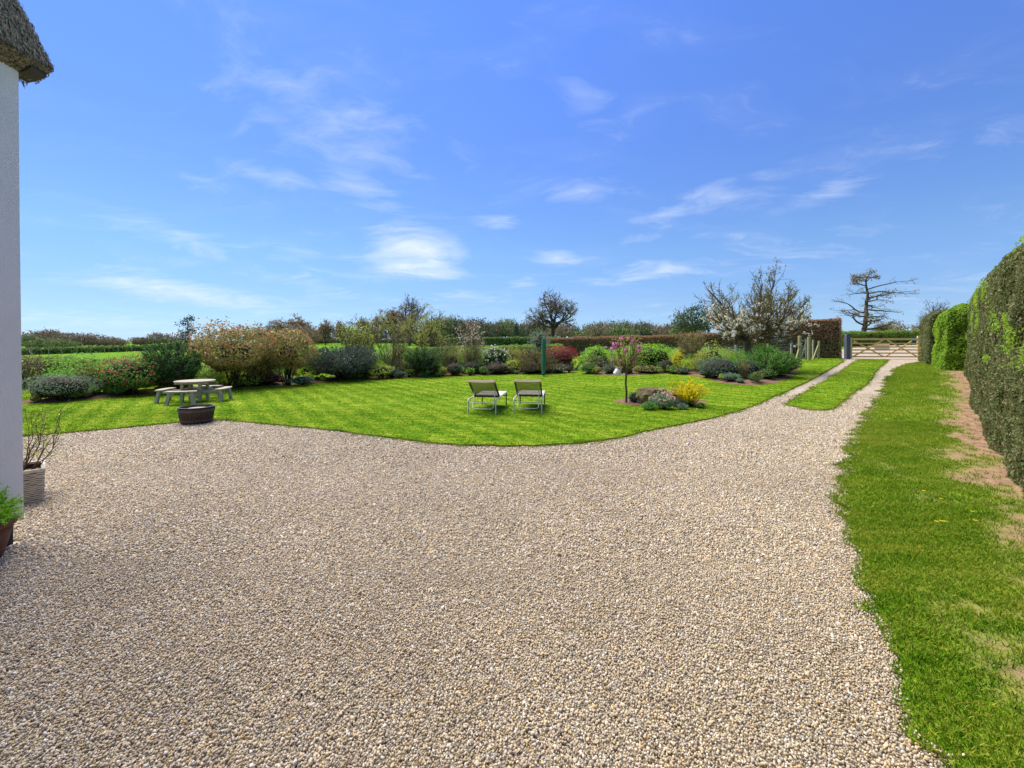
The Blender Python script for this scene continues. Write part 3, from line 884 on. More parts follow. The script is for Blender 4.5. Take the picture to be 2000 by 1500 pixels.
def shrub(name, label, cat, px, by, wpx, ty, leafm, style='dome', n=2200, ls=.07, asp=.5, amp=.38, flowers=None, group=None, seed=None,
          depth=1.0, flat=1.0, core=.72, twig='twig_dark', spread=.65, shell=.62, nb=14, tips=None, low=.42, lift=0.0, zmin=-.97, dz=.05):
    p = at(px, by)
    s = p.y / F
    w = wpx * s; h = (by - ty) * s
    rg = np.random.default_rng(seed if seed is not None else abs(hash((px, by, ty))) % 100000)
    t = thing(name, label, cat, (p.x, p.y + w * .30 * depth, p.z + dz), 0, group)
    rx, ry = w / 2 * 1.18, w / 2 * depth * 1.18
    h *= 1.04
    if style == 'dome':
        P, D = dome(rg, n, rx, ry, h, amp, nb, shell, zmin, flat, low)
        G = Geo().leaves(P, D, ls, asp, spread, rg=rg)
        G.build('foliage', L[leafm], t)
        S = Geo().segs(stems(rg, 14, w, h, .012 + .006 * h), 4)
        if core:
            d = unit_dirs(260, rg, -.99)
            import bmesh
            bm = bmesh.new(); bmesh.ops.create_icosphere(bm, subdivisions=2, radius=1)
            V = [(v.co.x * rx * core * .9, v.co.y * ry * core * .9, max(.0, h * low + v.co.z * (h * (1 - low) if v.co.z > 0 else h * low) * core) + .0 + .02 * math.sin(9 * v.co.x)) for v in bm.verts]
            S.add(V, [[v.index for v in f.verts] for f in bm.faces]); bm.free()
        S.build('branches', M[twig], t)
    elif style == 'spray':          # conifer-like: narrow leaves along outward sprays
        d = unit_dirs(max(60, n // 22), rg, -.6)
        r = lumps(d, np.random.default_rng(3 + n), nb, amp)
        PP, UU, S = [], [], []
        for dd, rr_ in zip(d, r):
            tip = np.array([dd[0] * rx * rr_, dd[1] * ry * rr_, h * low + dd[2] * h * (1 - low) * rr_ if dd[2] > 0 else h * low + dd[2] * h * low])
            o = tip * np.array([.35, .35, .6])
            tip = tip + np.array([0, 0, h * .06 * flat])
            S.append([*o, *tip, .012, .004])
            for _k in range(22):
                f_ = rg.uniform(.25, 1.03)
                PP.append(o + (tip - o) * f_ + rg.normal(0, .045 * h * (1.1 - .6 * f_), 3)); UU.append((tip - o) / np.linalg.norm(tip - o) + rg.normal(0, .35, 3))
        PP = np.array(PP); UU = np.array(UU); k = PP[:, 2] > .02
        Geo().leaves(PP[k], rg.normal(0, 1, (k.sum(), 3)) + np.array([0, 0, .8]), ls, asp, .4, up=UU[k] * 1.5, rg=rg).build('foliage', L[leafm], t)
        Gs = Geo().segs(S + stems(rg, 6, w * .6, h, .025), 4)
        if core:
            Gs.lathe([(.001, h * low * .1), (rx * core * .72, h * low * .5), (rx * core * .55, h * low), (rx * core * .25, h * (low + .35 * (1 - low))), (.001, h * (low + .5 * (1 - low)))], 12)
        Gs.build('branches', M[twig], t)
        P, D = PP, UU
    elif style == 'fan':
        S, tp = fan(rg, max(34, n // 22), w, h * 1.04, .006 + .003 * h, 4)
        Geo().segs(S, 3).build('branches', M[twig], t)
        if leafm:
            kk = rg.integers(0, len(tp), n)
            P = tp[kk] + rg.normal(0, .04 * h, (n, 3)); P[:, 2] = np.maximum(P[:, 2], .03)
            D = rg.normal(0, 1, (n, 3)) + np.array([0, 0, .6])
            Geo().leaves(P, D, ls, asp, .5, rg=rg).build('foliage', L[leafm], t)
        else:
            P, D = tp, rg.normal(0, 1, tp.shape) + np.array([0, 0, .6])
    elif style == 'blade':
        a = rg.uniform(0, 6.28, n); rr_ = np.sqrt(rg.random(n)); b = np.column_stack([np.cos(a) * rx * rr_ * .75, np.sin(a) * ry * rr_ * .75, np.zeros(n)])
        tip = b + np.column_stack([np.cos(a) * rx * .35 * rr_, np.sin(a) * ry * .35 * rr_, h * rg.uniform(.55, 1.0, n) * (1.05 - .55 * rr_ ** 2)])
        V = np.stack([b - [0, 0, .02], (b + tip) / 2 + rg.normal(0, .006, (n, 3)) + [ls * .1, 0, 0], tip, (b + tip) / 2 - [ls * .1, 0, 0]], axis=1)
        Geo().add(V.reshape(-1, 3), np.arange(4 * n).reshape(n, 4)).build('foliage', L[leafm], t)
        P, D = tip, np.tile([0, 0, 1.0], (n, 1))
    if tips:                        # (material, count, size, low limit): fresh shoots on the top
        mt, kn, sz, zl = tips
        P2, D2 = dome(rg, kn * 3, rx * 1.01, ry * 1.01, h * 1.02, amp, nb, .93, -.1, flat, low)
        k = P2[:, 2] > zl * h; P2, D2 = P2[k][:kn], D2[k][:kn]
        Geo().leaves(P2, D2, sz, .5, .5, rg=rg).build('new_growth', L[mt], t, kind='stuff')
    if flowers:                     # (material, count, size, lowest share of the height)
        mt, kn, sz, zl = flowers
        P2 = P + D / (np.linalg.norm(D, axis=1, keepdims=True) + 1e-9) * sz * .5
        rr2 = np.linalg.norm((P2 - [0, 0, h * .42]) / [rx, ry, h * .58], axis=1)
        k = rg.permutation(np.where(rr2 > np.percentile(rr2, 45))[0])
        k = k[P2[k, 2] > zl * h][:kn]
        Q = np.repeat(P2[k], 5, axis=0) + rg.normal(0, sz * .28, (len(k) * 5, 3)); DQ = np.repeat(D[k], 5, axis=0)
        Geo().leaves(Q, DQ, sz * .8, .75, .7, rg=rg).build('flowers', L[mt], t, kind='stuff')
    return t


def grow(S, rg, p, d, Ln, r, lev, sp, tips):
    n = sp['seg'][lev]; step = Ln / n
    for i in range(n):
        d = d + rg.normal(0, sp['wob'] if lev else .05, 3); d[2] += sp['up'][lev]; d /= np.linalg.norm(d)
        q = p + d * step; r1 = r * (1 - (.45 if lev else sp.get('tap', .3)) / n)
        S.append([*p, *q, r, r1, lev])
        if lev < sp['max'] and (i + 1) / n > sp['start'][lev]:
            for _ in range(rg.poisson(sp['kids'][lev])):
                a = rg.normal(sp['ang'][lev], .2); ph = rg.uniform(0, 6.28)
                ref = np.array([0, 0, 1.]) if abs(d[2]) < .9 else np.array([1., 0, 0])
                u = np.cross(d, ref); u /= np.linalg.norm(u); v = np.cross(d, u)
                nd = d * math.cos(a) + (u * math.cos(ph) + v * math.sin(ph)) * math.sin(a)
                grow(S, rg, q, nd, Ln * sp['lr'][lev] * rg.uniform(.65, 1.15) * (1.1 - .45 * i / n), r1 * sp['rr'], lev + 1, sp, tips)
        p, r = q, r1
    if lev < sp['max']:
        for _ in range(2):
            nd = d + rg.normal(0, .38, 3); nd /= np.linalg.norm(nd)
            grow(S, rg, p, nd, Ln * sp['lr'][lev] * .8, r * .75, lev + 1, sp, tips)
    else:
        tips.append(p)


OAK = dict(seg=[4, 6, 4, 3, 2], wob=.24, up=[.05, .03, .04, .02, .02], max=4, start=[.5, .3, .2, .2], kids=[1.7, 1.0, 1.0, 1.1], ang=[1.0, .9, .9, .8],
           lr=[.8, .62, .6, .6], rr=.62, tap=.25)
TALL = dict(OAK, seg=[9, 4, 3, 3, 2], start=[.20, .3, .2, .2], kids=[2.0, .9, .9, .8], ang=[1.35, .8, .8, .8], lr=[.27, .58, .55, .5], tap=.8, rr=.45, up=[.08, .05, .05, .02, .02], wob=.27)
ORCH = dict(OAK, seg=[3, 5, 5, 4], wob=.16, max=3, up=[.1, .06, .10, .10], start=[.6, .15, .15], kids=[2.6, 1.5, 1.7], ang=[.75, .7, .6], lr=[1.6, .55, .45], rr=.6, tap=.15)
SHOOT = dict(OAK, seg=[2, 6, 4, 3], wob=.10, max=3, up=[.1, .1, .12, .1], start=[.3, .15, .2], kids=[3.5, 1.5, 1.4], ang=[.55, .5, .5], lr=[2.4, .4, .45], rr=.6, tap=.1)


def tree(name, label, px, D, w_px, top, spec, seed, leafm='bud', nleaf=900, ls=.35, bark='bark_far', group=None, base=None, trunk=1.0, thin=1.0, flowers=None, r0=.03, asp=.6):
    X = (px - 1000) / F * D
    z0 = float(gz(X, D)) if base is None else base
    h = EYE + (HY - top) / F * D - z0; w = w_px * D / F
    rg = np.random.default_rng(seed)
    S, tips = [], []
    if spec is OAK:
        p_ = np.zeros(3); TH = .30 * trunk
        for i in range(5):
            q_ = p_ + np.array([rg.normal(0, .008), rg.normal(0, .008), TH / 5]); S.append([*p_, *q_, r0 * (1 - .06 * i), r0 * (1 - .06 * (i + 1)), 0]); p_ = q_
        nl = 11
        for k in range(nl):
            a = k * 2.399 + rg.normal(0, .25); el = .36 + 1.08 * ((k + .5) / nl) + rg.normal(0, .1)
            st = p_ * (.72 + .5 * k / nl)
            if k > nl * .55: S.append([*p_, *st, r0 * .6, r0 * .5, 0])
            grow(S, rg, st, np.array([math.cos(a) * math.cos(el), math.sin(a) * math.cos(el), math.sin(el)]), rg.uniform(.36, .48), r0 * rg.uniform(.38, .55), 1, spec, tips)
    elif spec is TALL:
        p_ = np.zeros(3); nt_ = 16
        for i in range(nt_):
            q_ = p_ + np.array([rg.normal(0, .006), rg.normal(0, .006), 1.0 / nt_]); u = (i + 1) / nt_
            S.append([*p_, *q_, r0 * (1.02 - .8 * i / nt_), r0 * (1.02 - .8 * u), 0]); p_ = q_
            if u > .14:
                for _ in range((1 + i % 2) if u < .9 else 3):
                    a = i * 2.399 + rg.uniform(0, 2.2) + 3.1 * _; el = rg.normal(.12 + .8 * max(0, u - .6), .16)
                    ln = (.40 if u < .45 else .50 if u < .62 else .34 if u < .85 else .22) * rg.uniform(.45, 1.0)
                    grow(S, rg, q_, np.array([math.cos(a) * math.cos(el), math.sin(a) * math.cos(el), math.sin(el)]), ln * .62, r0 * (.42 - .22 * u), 1, spec, tips)
    else:
        grow(S, rg, np.zeros(3), np.array([0, 0, 1.0]), .32 * trunk, r0, 0, spec, tips)
    S = np.array(S); tips = np.array(tips)
    e = np.concatenate([S[:, 3:6]])
    lo, hi = np.percentile(e[:, :2], 1, axis=0), np.percentile(e[:, :2], 99, axis=0)
    sx = w / max(hi[0] - lo[0], hi[1] - lo[1]); sz = h / e[:, 2].max()
    cen = (np.median(tips[:, :2], axis=0)) / max(np.median(tips[:, 2]), 1e-6) * (0.0 if spec is TALL else 1.0)
    for c in (0, 3): S[:, c:c + 2] -= cen * S[:, c + 2:c + 3]      # an upright crown over the foot of the trunk
    tips[:, :2] -= cen * tips[:, 2:3]
    e = S[:, 3:6]
    lo, hi = np.percentile(e[:, :2], 1, axis=0), np.percentile(e[:, :2], 99, axis=0)
    sx = w / max(hi[0] - lo[0], .6 * (hi[1] - lo[1]))
    A = np.array([sx, sx, sz])
    for c in (0, 3): S[:, c:c + 3] *= A
    tips = tips * A
    S[:, 6:8] *= h * thin
    mn = .0035 * D / 40
    S[:, 6:8] = np.maximum(S[:, 6:8], mn)
    t = thing(name, label, 'tree', (X, D, z0), 0, group)
    S[0, 2] -= .15
    big = S[:, 8] <= 1
    Geo().segs(S[big][:, :8], 7).build('trunk', M[bark], t, smooth=True)
    G = Geo().segs(S[~big][:, :8], 3)
    if nleaf:
        nleaf = int(nleaf * 1.8); ls = ls * .72
        k = rg.integers(0, len(tips), nleaf)
        P = tips[k] + rg.normal(0, ls * .8, (nleaf, 3)); P[:, 2] = np.maximum(P[:, 2], .3)
        G.leaves(P, rg.normal(0, 1, (nleaf, 3)), ls, asp, .5, m=1, rg=rg)
    G.build('crown', [M[bark], L[leafm]], t)
    if flowers:
        mt, kn, sz_, zmax = flowers
        c = np.concatenate([tips, S[S[:, 8] >= 2][:, 3:6]])
        c = c[c[:, 2] < zmax * h]
        wgt = (1 - c[:, 2] / (zmax * h)) + .15; k = rg.choice(len(c), kn, p=wgt / wgt.sum())
        Q = np.repeat(c[k] + rg.normal(0, .05, (kn, 3)), 6, axis=0) + rg.normal(0, sz_ * .45, (kn * 6, 3))
        Geo().leaves(Q, rg.normal(0, 1, Q.shape), sz_, .75, .6, rg=rg).build('blossom', L[mt], t, kind='stuff')
    return t


def crown_tree(name, label, px, D, w_px, top, leafm, seed, n=1100, group=None, ls=.5, trunk_h=.18, conical=False):
    X = (px - 1000) / F * D; z0 = float(gz(X, D)); h = EYE + (HY - top) / F * D - z0; w = w_px * D / F
    rg = np.random.default_rng(seed)
    t = thing(name, label, 'tree', (X, D, z0), 0, group)
    if conical:
        z = h * (.06 + .94 * (1 - np.sqrt(rg.random(n)))); rad = w / 2 * (1 - z / h) ** .8 * (.55 + .5 * rg.random(n)) * (1 + .18 * np.sin(z / h * 40)); a = rg.uniform(0, 6.28, n)
        P = np.column_stack([rad * np.cos(a), rad * np.sin(a), z]); Dr = np.column_stack([np.cos(a), np.sin(a), np.full(n, .4)])
    else:
        P, Dr = dome(rg, n, w / 2, w / 2, h, .38, 18, .45, -.75, 1, .45)
        P = P + rg.normal(0, ls * .4, P.shape)
    Geo().leaves(P, Dr, ls, .42, .8, up=Dr * .6 + [0, 0, .4], rg=rg).build('crown', L[leafm], t)
    Sg = [[0, 0, -.2, 0, 0, h * .5, .022 * h, .014 * h]]
    for _ in range(26):
        a = rg.uniform(0, 6.28); el = rg.uniform(.3, 1.3); b = np.array([0, 0, h * rg.uniform(.15, .5)])
        e = b + np.array([math.cos(a) * math.cos(el) * w * .45, math.sin(a) * math.cos(el) * w * .45, math.sin(el) * h * .45])
        Sg.append([*b, *e, .008 * h, .002 * h])
    Geo().segs(Sg, 5).build('trunk', M['bark_far'], t)
    return t


# ------------------------------------------------------------------ hedges
def hedge(name, label, front, heights, thick, leafm, dens, ls, seed=1, batter=.06, round_=.35, lump=.07, second=None, cat='hedge', core_mat='twig_dark', side=1, spread=.55, asp=.6, topm=None, group=None, dark_low=None):
    """front: polyline of the foot of the visible face; the hedge lies to the right of the walking direction when side=1"""
    rg = np.random.default_rng(seed)
    fr = np.array([q[:2] for q in front], float)
    seg = np.linalg.norm(np.diff(fr, axis=0), axis=1); cum = np.concatenate([[0], np.cumsum(seg)]); tot = cum[-1]
    o0 = Vector((fr[0][0], fr[0][1], 0))
    t = thing(name, label, cat, (fr[0][0], fr[0][1], float(gz(*fr[0]))), 0, group)
    oz = float(gz(*fr[0]))

    def frame(s):
        x = np.interp(s, cum, fr[:, 0]); y = np.interp(s, cum, fr[:, 1]); hh = np.interp(s, cum, heights)
        e = .3
        dx = np.interp(np.minimum(s + e, tot), cum, fr[:, 0]) - np.interp(np.maximum(s - e, 0), cum, fr[:, 0])
        dy = np.interp(np.minimum(s + e, tot), cum, fr[:, 1]) - np.interp(np.maximum(s - e, 0), cum, fr[:, 1])
        l = np.hypot(dx, dy) + 1e-9
        return x, y, hh, dy / l * side, -dx / l * side      # inward normal

    def prof(u, hh):
        """u in 0..1 round the section: face, shoulder, top, shoulder, back; returns inward offset, z, normal(in, z)"""
        H = hh; r = np.minimum(round_, thick * .45); b = batter * H
        l1 = H - r; l2 = r * 1.57; l3 = np.maximum(thick - 2 * r - 2 * b, .05)
        Lt = 2 * l1 + 2 * l2 + l3; q = u * Lt
        off = np.zeros_like(q); z = np.zeros_like(q); ni = np.zeros_like(q); nz_ = np.zeros_like(q)
        k = q < l1
        off[k] = (b * q / H)[k]; z[k] = q[k]; ni[k] = -1
        k = (q >= l1) & (q < l1 + l2); a = (q - l1) / r
        off[k] = (b * l1 / H + r - r * np.cos(a))[k]; z[k] = (l1 + r * np.sin(a))[k]; ni[k] = -np.cos(a)[k]; nz_[k] = np.sin(a)[k]
        k = (q >= l1 + l2) & (q < l1 + l2 + l3)
        off[k] = (b + r + q - l1 - l2)[k]; z[k] = H[k]; nz_[k] = 1
        k = (q >= l1 + l2 + l3) & (q < l1 + 2 * l2 + l3); a = (q - l1 - l2 - l3) / r
        off[k] = (thick - b - r + r * np.sin(a))[k]; z[k] = (l1 + r * np.cos(a))[k]; ni[k] = np.sin(a)[k]; nz_[k] = np.cos(a)[k]
        k = q >= l1 + 2 * l2 + l3; qq = q - l1 - 2 * l2 - l3
        off[k] = (thick - b + b * qq / H)[k]; z[k] = np.maximum(l1 - qq, 0)[k]; ni[k] = 1
        return off, z, ni, nz_

    def place(s, u, inset=0.0, ends=False):
        x, y, hh, ix, iy = frame(s)
        off, z, ni, nz_ = prof(u, hh)
        g0 = gz(x, y) - oz
        P = np.column_stack([x + ix * off - o0.x, y + iy * off - o0.y, g0 + z]); Nn = np.column_stack([ix * ni, iy * ni, nz_])
        return P - Nn * inset if np.isscalar(inset) else P - Nn * inset[:, None], Nn

    # leaves
    s_all, u_all = [], []
    perim = 2 * np.mean(heights) + thick
    step = 1.0
    for s0 in np.arange(0, tot, step):
        s1 = min(s0 + step, tot); x, y, *_ = frame(np.array([(s0 + s1) / 2]))
        dist = max(3.5, math.hypot(x[0], y[0])); kf = min(1.0, (6.5 / dist) ** .9) if dens > 1500 else 1.0
        k = int(dens * kf * perim * (s1 - s0)); u = rg.random(k)
        keep = (u < .62) | (rg.random(k) < .3)
        s_all.append(rg.uniform(s0, s1, k)[keep]); u_all.append(u[keep])
    s = np.concatenate(s_all); u = np.concatenate(u_all)
    P, Nn = place(s, u, 0.0)
    W = P + np.array([o0.x, o0.y, oz])
    nse = np.array([mnoise.fractal(Vector(w_ * 1.1), .9, 2.0, 3) for w_ in W[:, :3]])
    P = P + Nn * (lump * nse - ls * rg.random(len(P)) * 1.1)[:, None]
    dist = np.maximum(1, np.hypot(W[:, 0], W[:, 1]))
    lsz = ls * np.clip((dist / 6.5) ** .6, .85, 1.7) if dens > 1500 else np.full(len(P), ls)
    ok = P[:, 2] > -.02
    P, Nn, W, lsz, nse, uu = P[ok], Nn[ok], W[ok], lsz[ok], nse[ok], u[ok]
    hrel = (W[:, 2] - gz(W[:, 0], W[:, 1])) / np.mean(heights)
    sets = [(np.ones(len(P), bool), leafm)]
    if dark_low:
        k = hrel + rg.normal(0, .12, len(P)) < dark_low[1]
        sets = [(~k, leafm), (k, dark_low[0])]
    G = Geo(); mats = []
    for k, mt in sets:
        mats.append(L[mt]); G.leaves(P[k], Nn[k], lsz[k], asp, spread, m=len(mats) - 1, rg=rg)
    # ends
    for se, sgn in ((0.0, -1), (tot, 1)):
        x, y, hh, ix, iy = frame(np.array([se])); k = int(dens * .8 * hh[0] * thick * (1.0 if dens <= 1500 else min(1, (6.5 / max(3.5, math.hypot(x[0], y[0]))) ** 1.25)))
        off = rg.uniform(.08, thick - .08, k); zl = rg.uniform(0, 1, k); edge = np.minimum(off, thick - off) / (thick / 2)
        z = zl * (hh[0] - round_ * (1 - np.sqrt(np.clip(edge * 1.6, 0, 1))))
        tx, ty_ = -iy[0] * side * sgn, ix[0] * side * sgn
        Pe = np.column_stack([x[0] + ix[0] * off - o0.x + tx * rg.normal(0, .04, k), y[0] + iy[0] * off - o0.y + ty_ * rg.normal(0, .04, k), z + float(gz(x[0], y[0])) - oz])
        G.leaves(Pe, np.tile([tx, ty_, 0], (k, 1)), ls * (1.5 if dens > 1500 else 1), asp, spread, rg=rg)
    fo = G.build('foliage', mats, t)
    # inner branch mass
    ns = max(4, int(tot / .5)); us = np.linspace(.0, 1.0, 22)
    sg, ug = np.meshgrid(np.linspace(.10, tot - .10, ns), us, indexing='ij')
    Pc, Nc = place(sg.ravel(), ug.ravel(), .09 + ls * .6)
    Pc[:, 2] = np.maximum(Pc[:, 2], gz(Pc[:, 0] + o0.x, Pc[:, 1] + o0.y) - oz - .05)
    ii = np.arange(ns * 22).reshape(ns, 22)
    Gc = Geo().add(Pc, np.column_stack([ii[:-1, :-1].ravel(), ii[:-1, 1:].ravel(), ii[1:, 1:].ravel(), ii[1:, :-1].ravel()]))
    for e in (0, ns - 1):
        ring = Pc[ii[e]]; cpt = ring.mean(axis=0)
        Gc.add(np.vstack([ring, cpt]), [(j, (j + 1) % 22, 22) for j in range(22)])
    Gc.build('branches', M[core_mat], t)
    if second:                 # (material, count-per-m2, noise threshold, z-range): patches of fresh shoots
        mt, dn, th, zr, sc = second
        k = int(dn * perim * tot); s = rg.uniform(0, tot, k); u = rg.random(k) * .62
        P, Nn = place(s, u, 0.0); W = P + np.array([o0.x, o0.y, oz])
        nz_ = np.array([mnoise.fractal(Vector(((w_[0] + w_[1]) * sc * .55, 3.1, w_[2] * sc * 1.3 + 7.3)), .7, 2.0, 4) for w_ in W])
        hr = W[:, 2] - gz(W[:, 0], W[:, 1])
        k = (nz_ > th) & (hr > zr[0]) & (hr < zr[1])
        Geo().leaves(P[k] + Nn[k] * rg.uniform(0, .07, (k.sum(), 1)), Nn[k], ls * 1.1, .55, .6, rg=rg).build('new_growth', L[mt], t, kind='stuff')
    return t
# ------------------------------------------------------------------ hedges in place
hedge('tall_hedge', 'tall clipped dark hedge with rounded shoulder running along the right verge', [(-1.5, -2.5), (1.1, .1), (4.05, 3.15), (7.15, 6.42), (10.9, 10.28), (14.9, 14.18), (18.5, 17.75)],
      [3.12, 3.14, 3.18, 3.25, 3.32, 3.28, 3.2], 2.1, 'hedge_dark', 3200, .042, 11, .045, .5, .10, ('hedge_light', 420, .33, (1.3, 3.3), .9), asp=.62, spread=.5)
hedge('light_hedge', 'light green clipped hedge bulging between the tall dark hedge and the gate end', [(19.6, 17.5), (18.7, 17.75), (18.15, 18.25), (18.3, 18.9), (19.2, 19.8), (20.1, 20.7)],
      [2.8, 2.78, 2.72, 2.68, 2.6, 2.55], 2.0, 'hedge_light', 900, .085, 12, .05, .8, .16)
hedge('dark_hedge', 'small dark hedge block at the hinge end of the timber gate', [(19.75, 20.75), (20.9, 22.1), (22.4, 24.0)], [2.55, 2.6, 2.5], 2.2, 'hedge_dark', 800, .085, 13, .05, .45, .12)
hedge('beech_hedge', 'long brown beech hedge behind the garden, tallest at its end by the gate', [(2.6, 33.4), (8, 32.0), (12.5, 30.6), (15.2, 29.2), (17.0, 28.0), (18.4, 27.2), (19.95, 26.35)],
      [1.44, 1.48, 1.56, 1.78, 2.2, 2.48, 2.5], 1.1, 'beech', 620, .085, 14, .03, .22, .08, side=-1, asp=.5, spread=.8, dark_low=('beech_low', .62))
hedge('lane_hedge', 'low sunlit green hedge across the lane beyond the timber gate', [(33.5, 44.0), (37.5, 44.5), (42.5, 45.0), (47, 45)], [1.45, 1.4, 1.45, 1.5], 1.4, 'box', 420, .13, 15, .02, .35, .22, side=-1)
hedge('garden_hedge', 'clipped green hedge at the far left behind the grey-green shrubs', [(-19.2, 14.6), (-16.4, 15.1), (-13.2, 15.5)], [1.08, 1.08, 1.02], 1.3, 'box', 700, .08, 16, .03, .3, .12, side=-1, dark_low=('mid', .45))
hedge('garden_hedge', 'low green hedge line behind the middle of the shrub border', [(-7.2, 26.2), (-2.5, 26.8), (3.2, 27.2)], [1.22, 1.2, 1.15], 1.1, 'box', 420, .09, 17, .02, .25, .1, side=-1, dark_low=('mid', .5))
hedge('field_hedge', 'long low field hedge below the woods on the far left', [(-92, 38), (-57, 50), (-55.5, 62), (-55, 72), (-50, 90)], [.8, .8, .85, .9, 1.0], 1.4, 'field_hedge', 60, .28, 18, .02, .4, .2, side=-1)
hedge('field_hedge', 'thin hedge line along the top of the field left of centre', [(-75, 128), (-40, 130), (-22, 131)], [1.3, 1.3, 1.3], 1.8, 'field_hedge', 22, .5, 19, .02, .4, .25, side=-1)
hedge('field_hedge', 'straight trimmed field hedge in front of the central woods', [(-14, 74), (-2, 75), (8.5, 75.5)], [1.55, 1.5, 1.5], 1.6, 'field_hedge', 60, .3, 20, .02, .3, .12, side=-1)

# field fence posts along the far-left hedge
for i, (px, py) in enumerate([(62, 692), (95, 691), (120, 690), (150, 689), (177, 687), (204, 686), (231, 684.5), (257, 684), (283, 683)]):
    a, b_ = [(-110, 62), (-80, 64), (-60, 70), (-40, 78)], None
    d = 49.2 + i * 1.75; X = (px - 1000) / F * d; z = float(gz(X, d)) - .05
    o = Geo().box((0, 0, .42), (.065, .065, .84)).build('fence_post', M['timber_mossy'], loc=(X, d, z))
    tag(o, 'thin pale post in front of the far-left field hedge', 'post', 'field fence posts')

# ------------------------------------------------------------------ shrubs of the left border
B = shrub
B('grey_shrub', 'spreading grey-green shrub at the left edge of the border', 'shrub', 88, 789, 108, 734, 'greygreen', 'dome', 3000, .05, .35, tips=('sage', 300, .05, .5))
B('azalea', 'small orange-red azalea between the grey shrub and the thin tree', 'shrub', 139, 779, 38, 749, 'orange', 'fan', 420, .05, .6)
B('rose_bush', 'sparse pink-tipped bush against the wall at far left', 'shrub', 54, 778, 34, 700, 'pink', 'fan', 160, .05, .6, twig='twig_tan')
B('understory_shrub', 'bright green leafy undergrowth around the thin trunk', 'shrub', 172, 775, 70, 735, 'lime', 'dome', 1100, .06, .5, core=0)
B('camellia', 'rounded camellia dotted with red flowers left of the picnic table', 'shrub', 226, 777, 118, 698, 'mid', 'dome', 4200, .075, .5, flowers=('rose', 330, .05, .15), amp=.3, depth=.9)
B('yew', 'dark feathery evergreen behind the picnic table', 'shrub', 314, 772, 110, 669, 'dark', 'spray', 5200, .12, .28, amp=.35, flat=1.6, nb=10)
B('photinia', 'tall coppery photinia, largest bush behind the picnic table', 'shrub', 428, 765, 150, 634, 'photinia', 'dome', 7600, .11, .42, amp=.46, nb=34, tips=('photinia_tip', 330, .11, .45), low=.50, core=.42)
B('photinia', 'coppery green photinia on visible stems right of the larger one', 'shrub', 545, 757, 100, 645, 'photinia', 'dome', 4600, .11, .42, amp=.42, nb=18, tips=('photinia_tip', 160, .11, .6), low=.52, zmin=-.85, core=.35)
B('photinia', 'low photinia sprig in the gap between the two taller ones', 'shrub', 494, 758, 70, 676, 'photinia', 'dome', 1700, .11, .42, amp=.36, low=.5, core=.5)
B('spotted_shrub', 'low yellow-green spotted laurel beside the picnic bench', 'shrub', 468, 758, 76, 732, 'lime', 'dome', 1500, .075, .5, amp=.2)
B('underplanting', 'dull purple-brown low planting under the second photinia', 'shrub', 512, 756, 60, 728, 'maroon', 'dome', 900, .06)
B('lavender', 'grey-green lavender mound in front of the second photinia', 'plant', 583, 755, 48, 738, 'sage', 'dome', 1200, .05, .3)
B('fern_shrub', 'fresh green ferny clump between photinia and blue juniper', 'shrub', 592, 748, 40, 712, 'bright', 'dome', 800, .06, .4, core=.4)
B('juniper', 'wide blue-green spreading juniper with drooping tiers', 'shrub', 652, 748, 150, 678, 'juniper', 'spray', 7600, .11, .26, amp=.25, flat=.4, nb=9, low=.55)
B('mock_orange', 'open lime green bush with airy branches against the field', 'shrub', 690, 738, 84, 643, 'lime', 'fan', 2600, .075, .55, twig='twig_tan')
B('bare_bush', 'bare tan twiggy bush in the middle of the border', 'shrub', 757, 738, 88, 634, 'olive', 'fan', 900, .05, .4, twig='twig_tan')
B('yellow_shrub', 'yellow-green laurel shrub low in front of the bare bush', 'shrub', 737, 743, 66, 712, 'lime', 'dome', 1300, .07, .45, amp=.4, core=.6)
B('dark_shrub', 'dark glossy low shrub right of the blue juniper', 'shrub', 706, 742, 44, 702, 'bluegreen', 'dome', 1200, .06)
B('bare_stem_shrub', 'small pale bare-stemmed shrub with few leaves', 'shrub', 780, 739, 36, 706, 'lime', 'fan', 70, .05, .5, twig='twig_tan')
B('yew', 'dark overhanging yew with flat top in the border centre', 'shrub', 824, 739, 84, 680, 'dark', 'spray', 4600, .10, .28, amp=.3, flat=.6, nb=10, low=.6)
B('sage_mound', 'blue-green mound at the lawn edge below the bare stems', 'plant', 778, 741, 28, 727, 'sage', 'dome', 700, .045, .35)
B('green_mound', 'bright green mound left of the white daffodils', 'plant', 798, 739, 20, 723, 'bright', 'dome', 600, .045, .35)
B('green_mound', 'small bright green mound right of the white daffodils', 'plant', 857, 737.5, 16, 728, 'bright', 'dome', 450, .045, .35)
B('green_mound', 'bright green mound under the cream blossom shrub', 'plant', 917, 735.5, 18, 720, 'bright', 'dome', 560, .045, .35)
B('green_mound', 'dull green mound at the foot of the white rhododendron', 'plant', 944, 734, 20, 718, 'mid', 'dome', 560, .05, .35)
B('sage_mound', 'small grey-green mound left of the green covered post', 'plant', 1009, 732.5, 14, 725, 'sage', 'dome', 420, .04, .35)
B('daffodils', 'cluster of white daffodils at the lawn edge', 'flowers', 827, 738, 20, 720, 'mid', 'blade', 110, .05, flowers=('white', 9, .075, .4))
B('twiggy_shrub', 'rusty brown upright twiggy shrub with olive top', 'shrub', 872, 733, 50, 664, 'olive', 'fan', 520, .06, .5, twig='twig_tan')
B('rusty_shrub', 'small rust-coloured shrub between the yew and cream blossom', 'shrub', 884, 731, 26, 692, 'brown', 'dome', 700, .05, amp=.35)
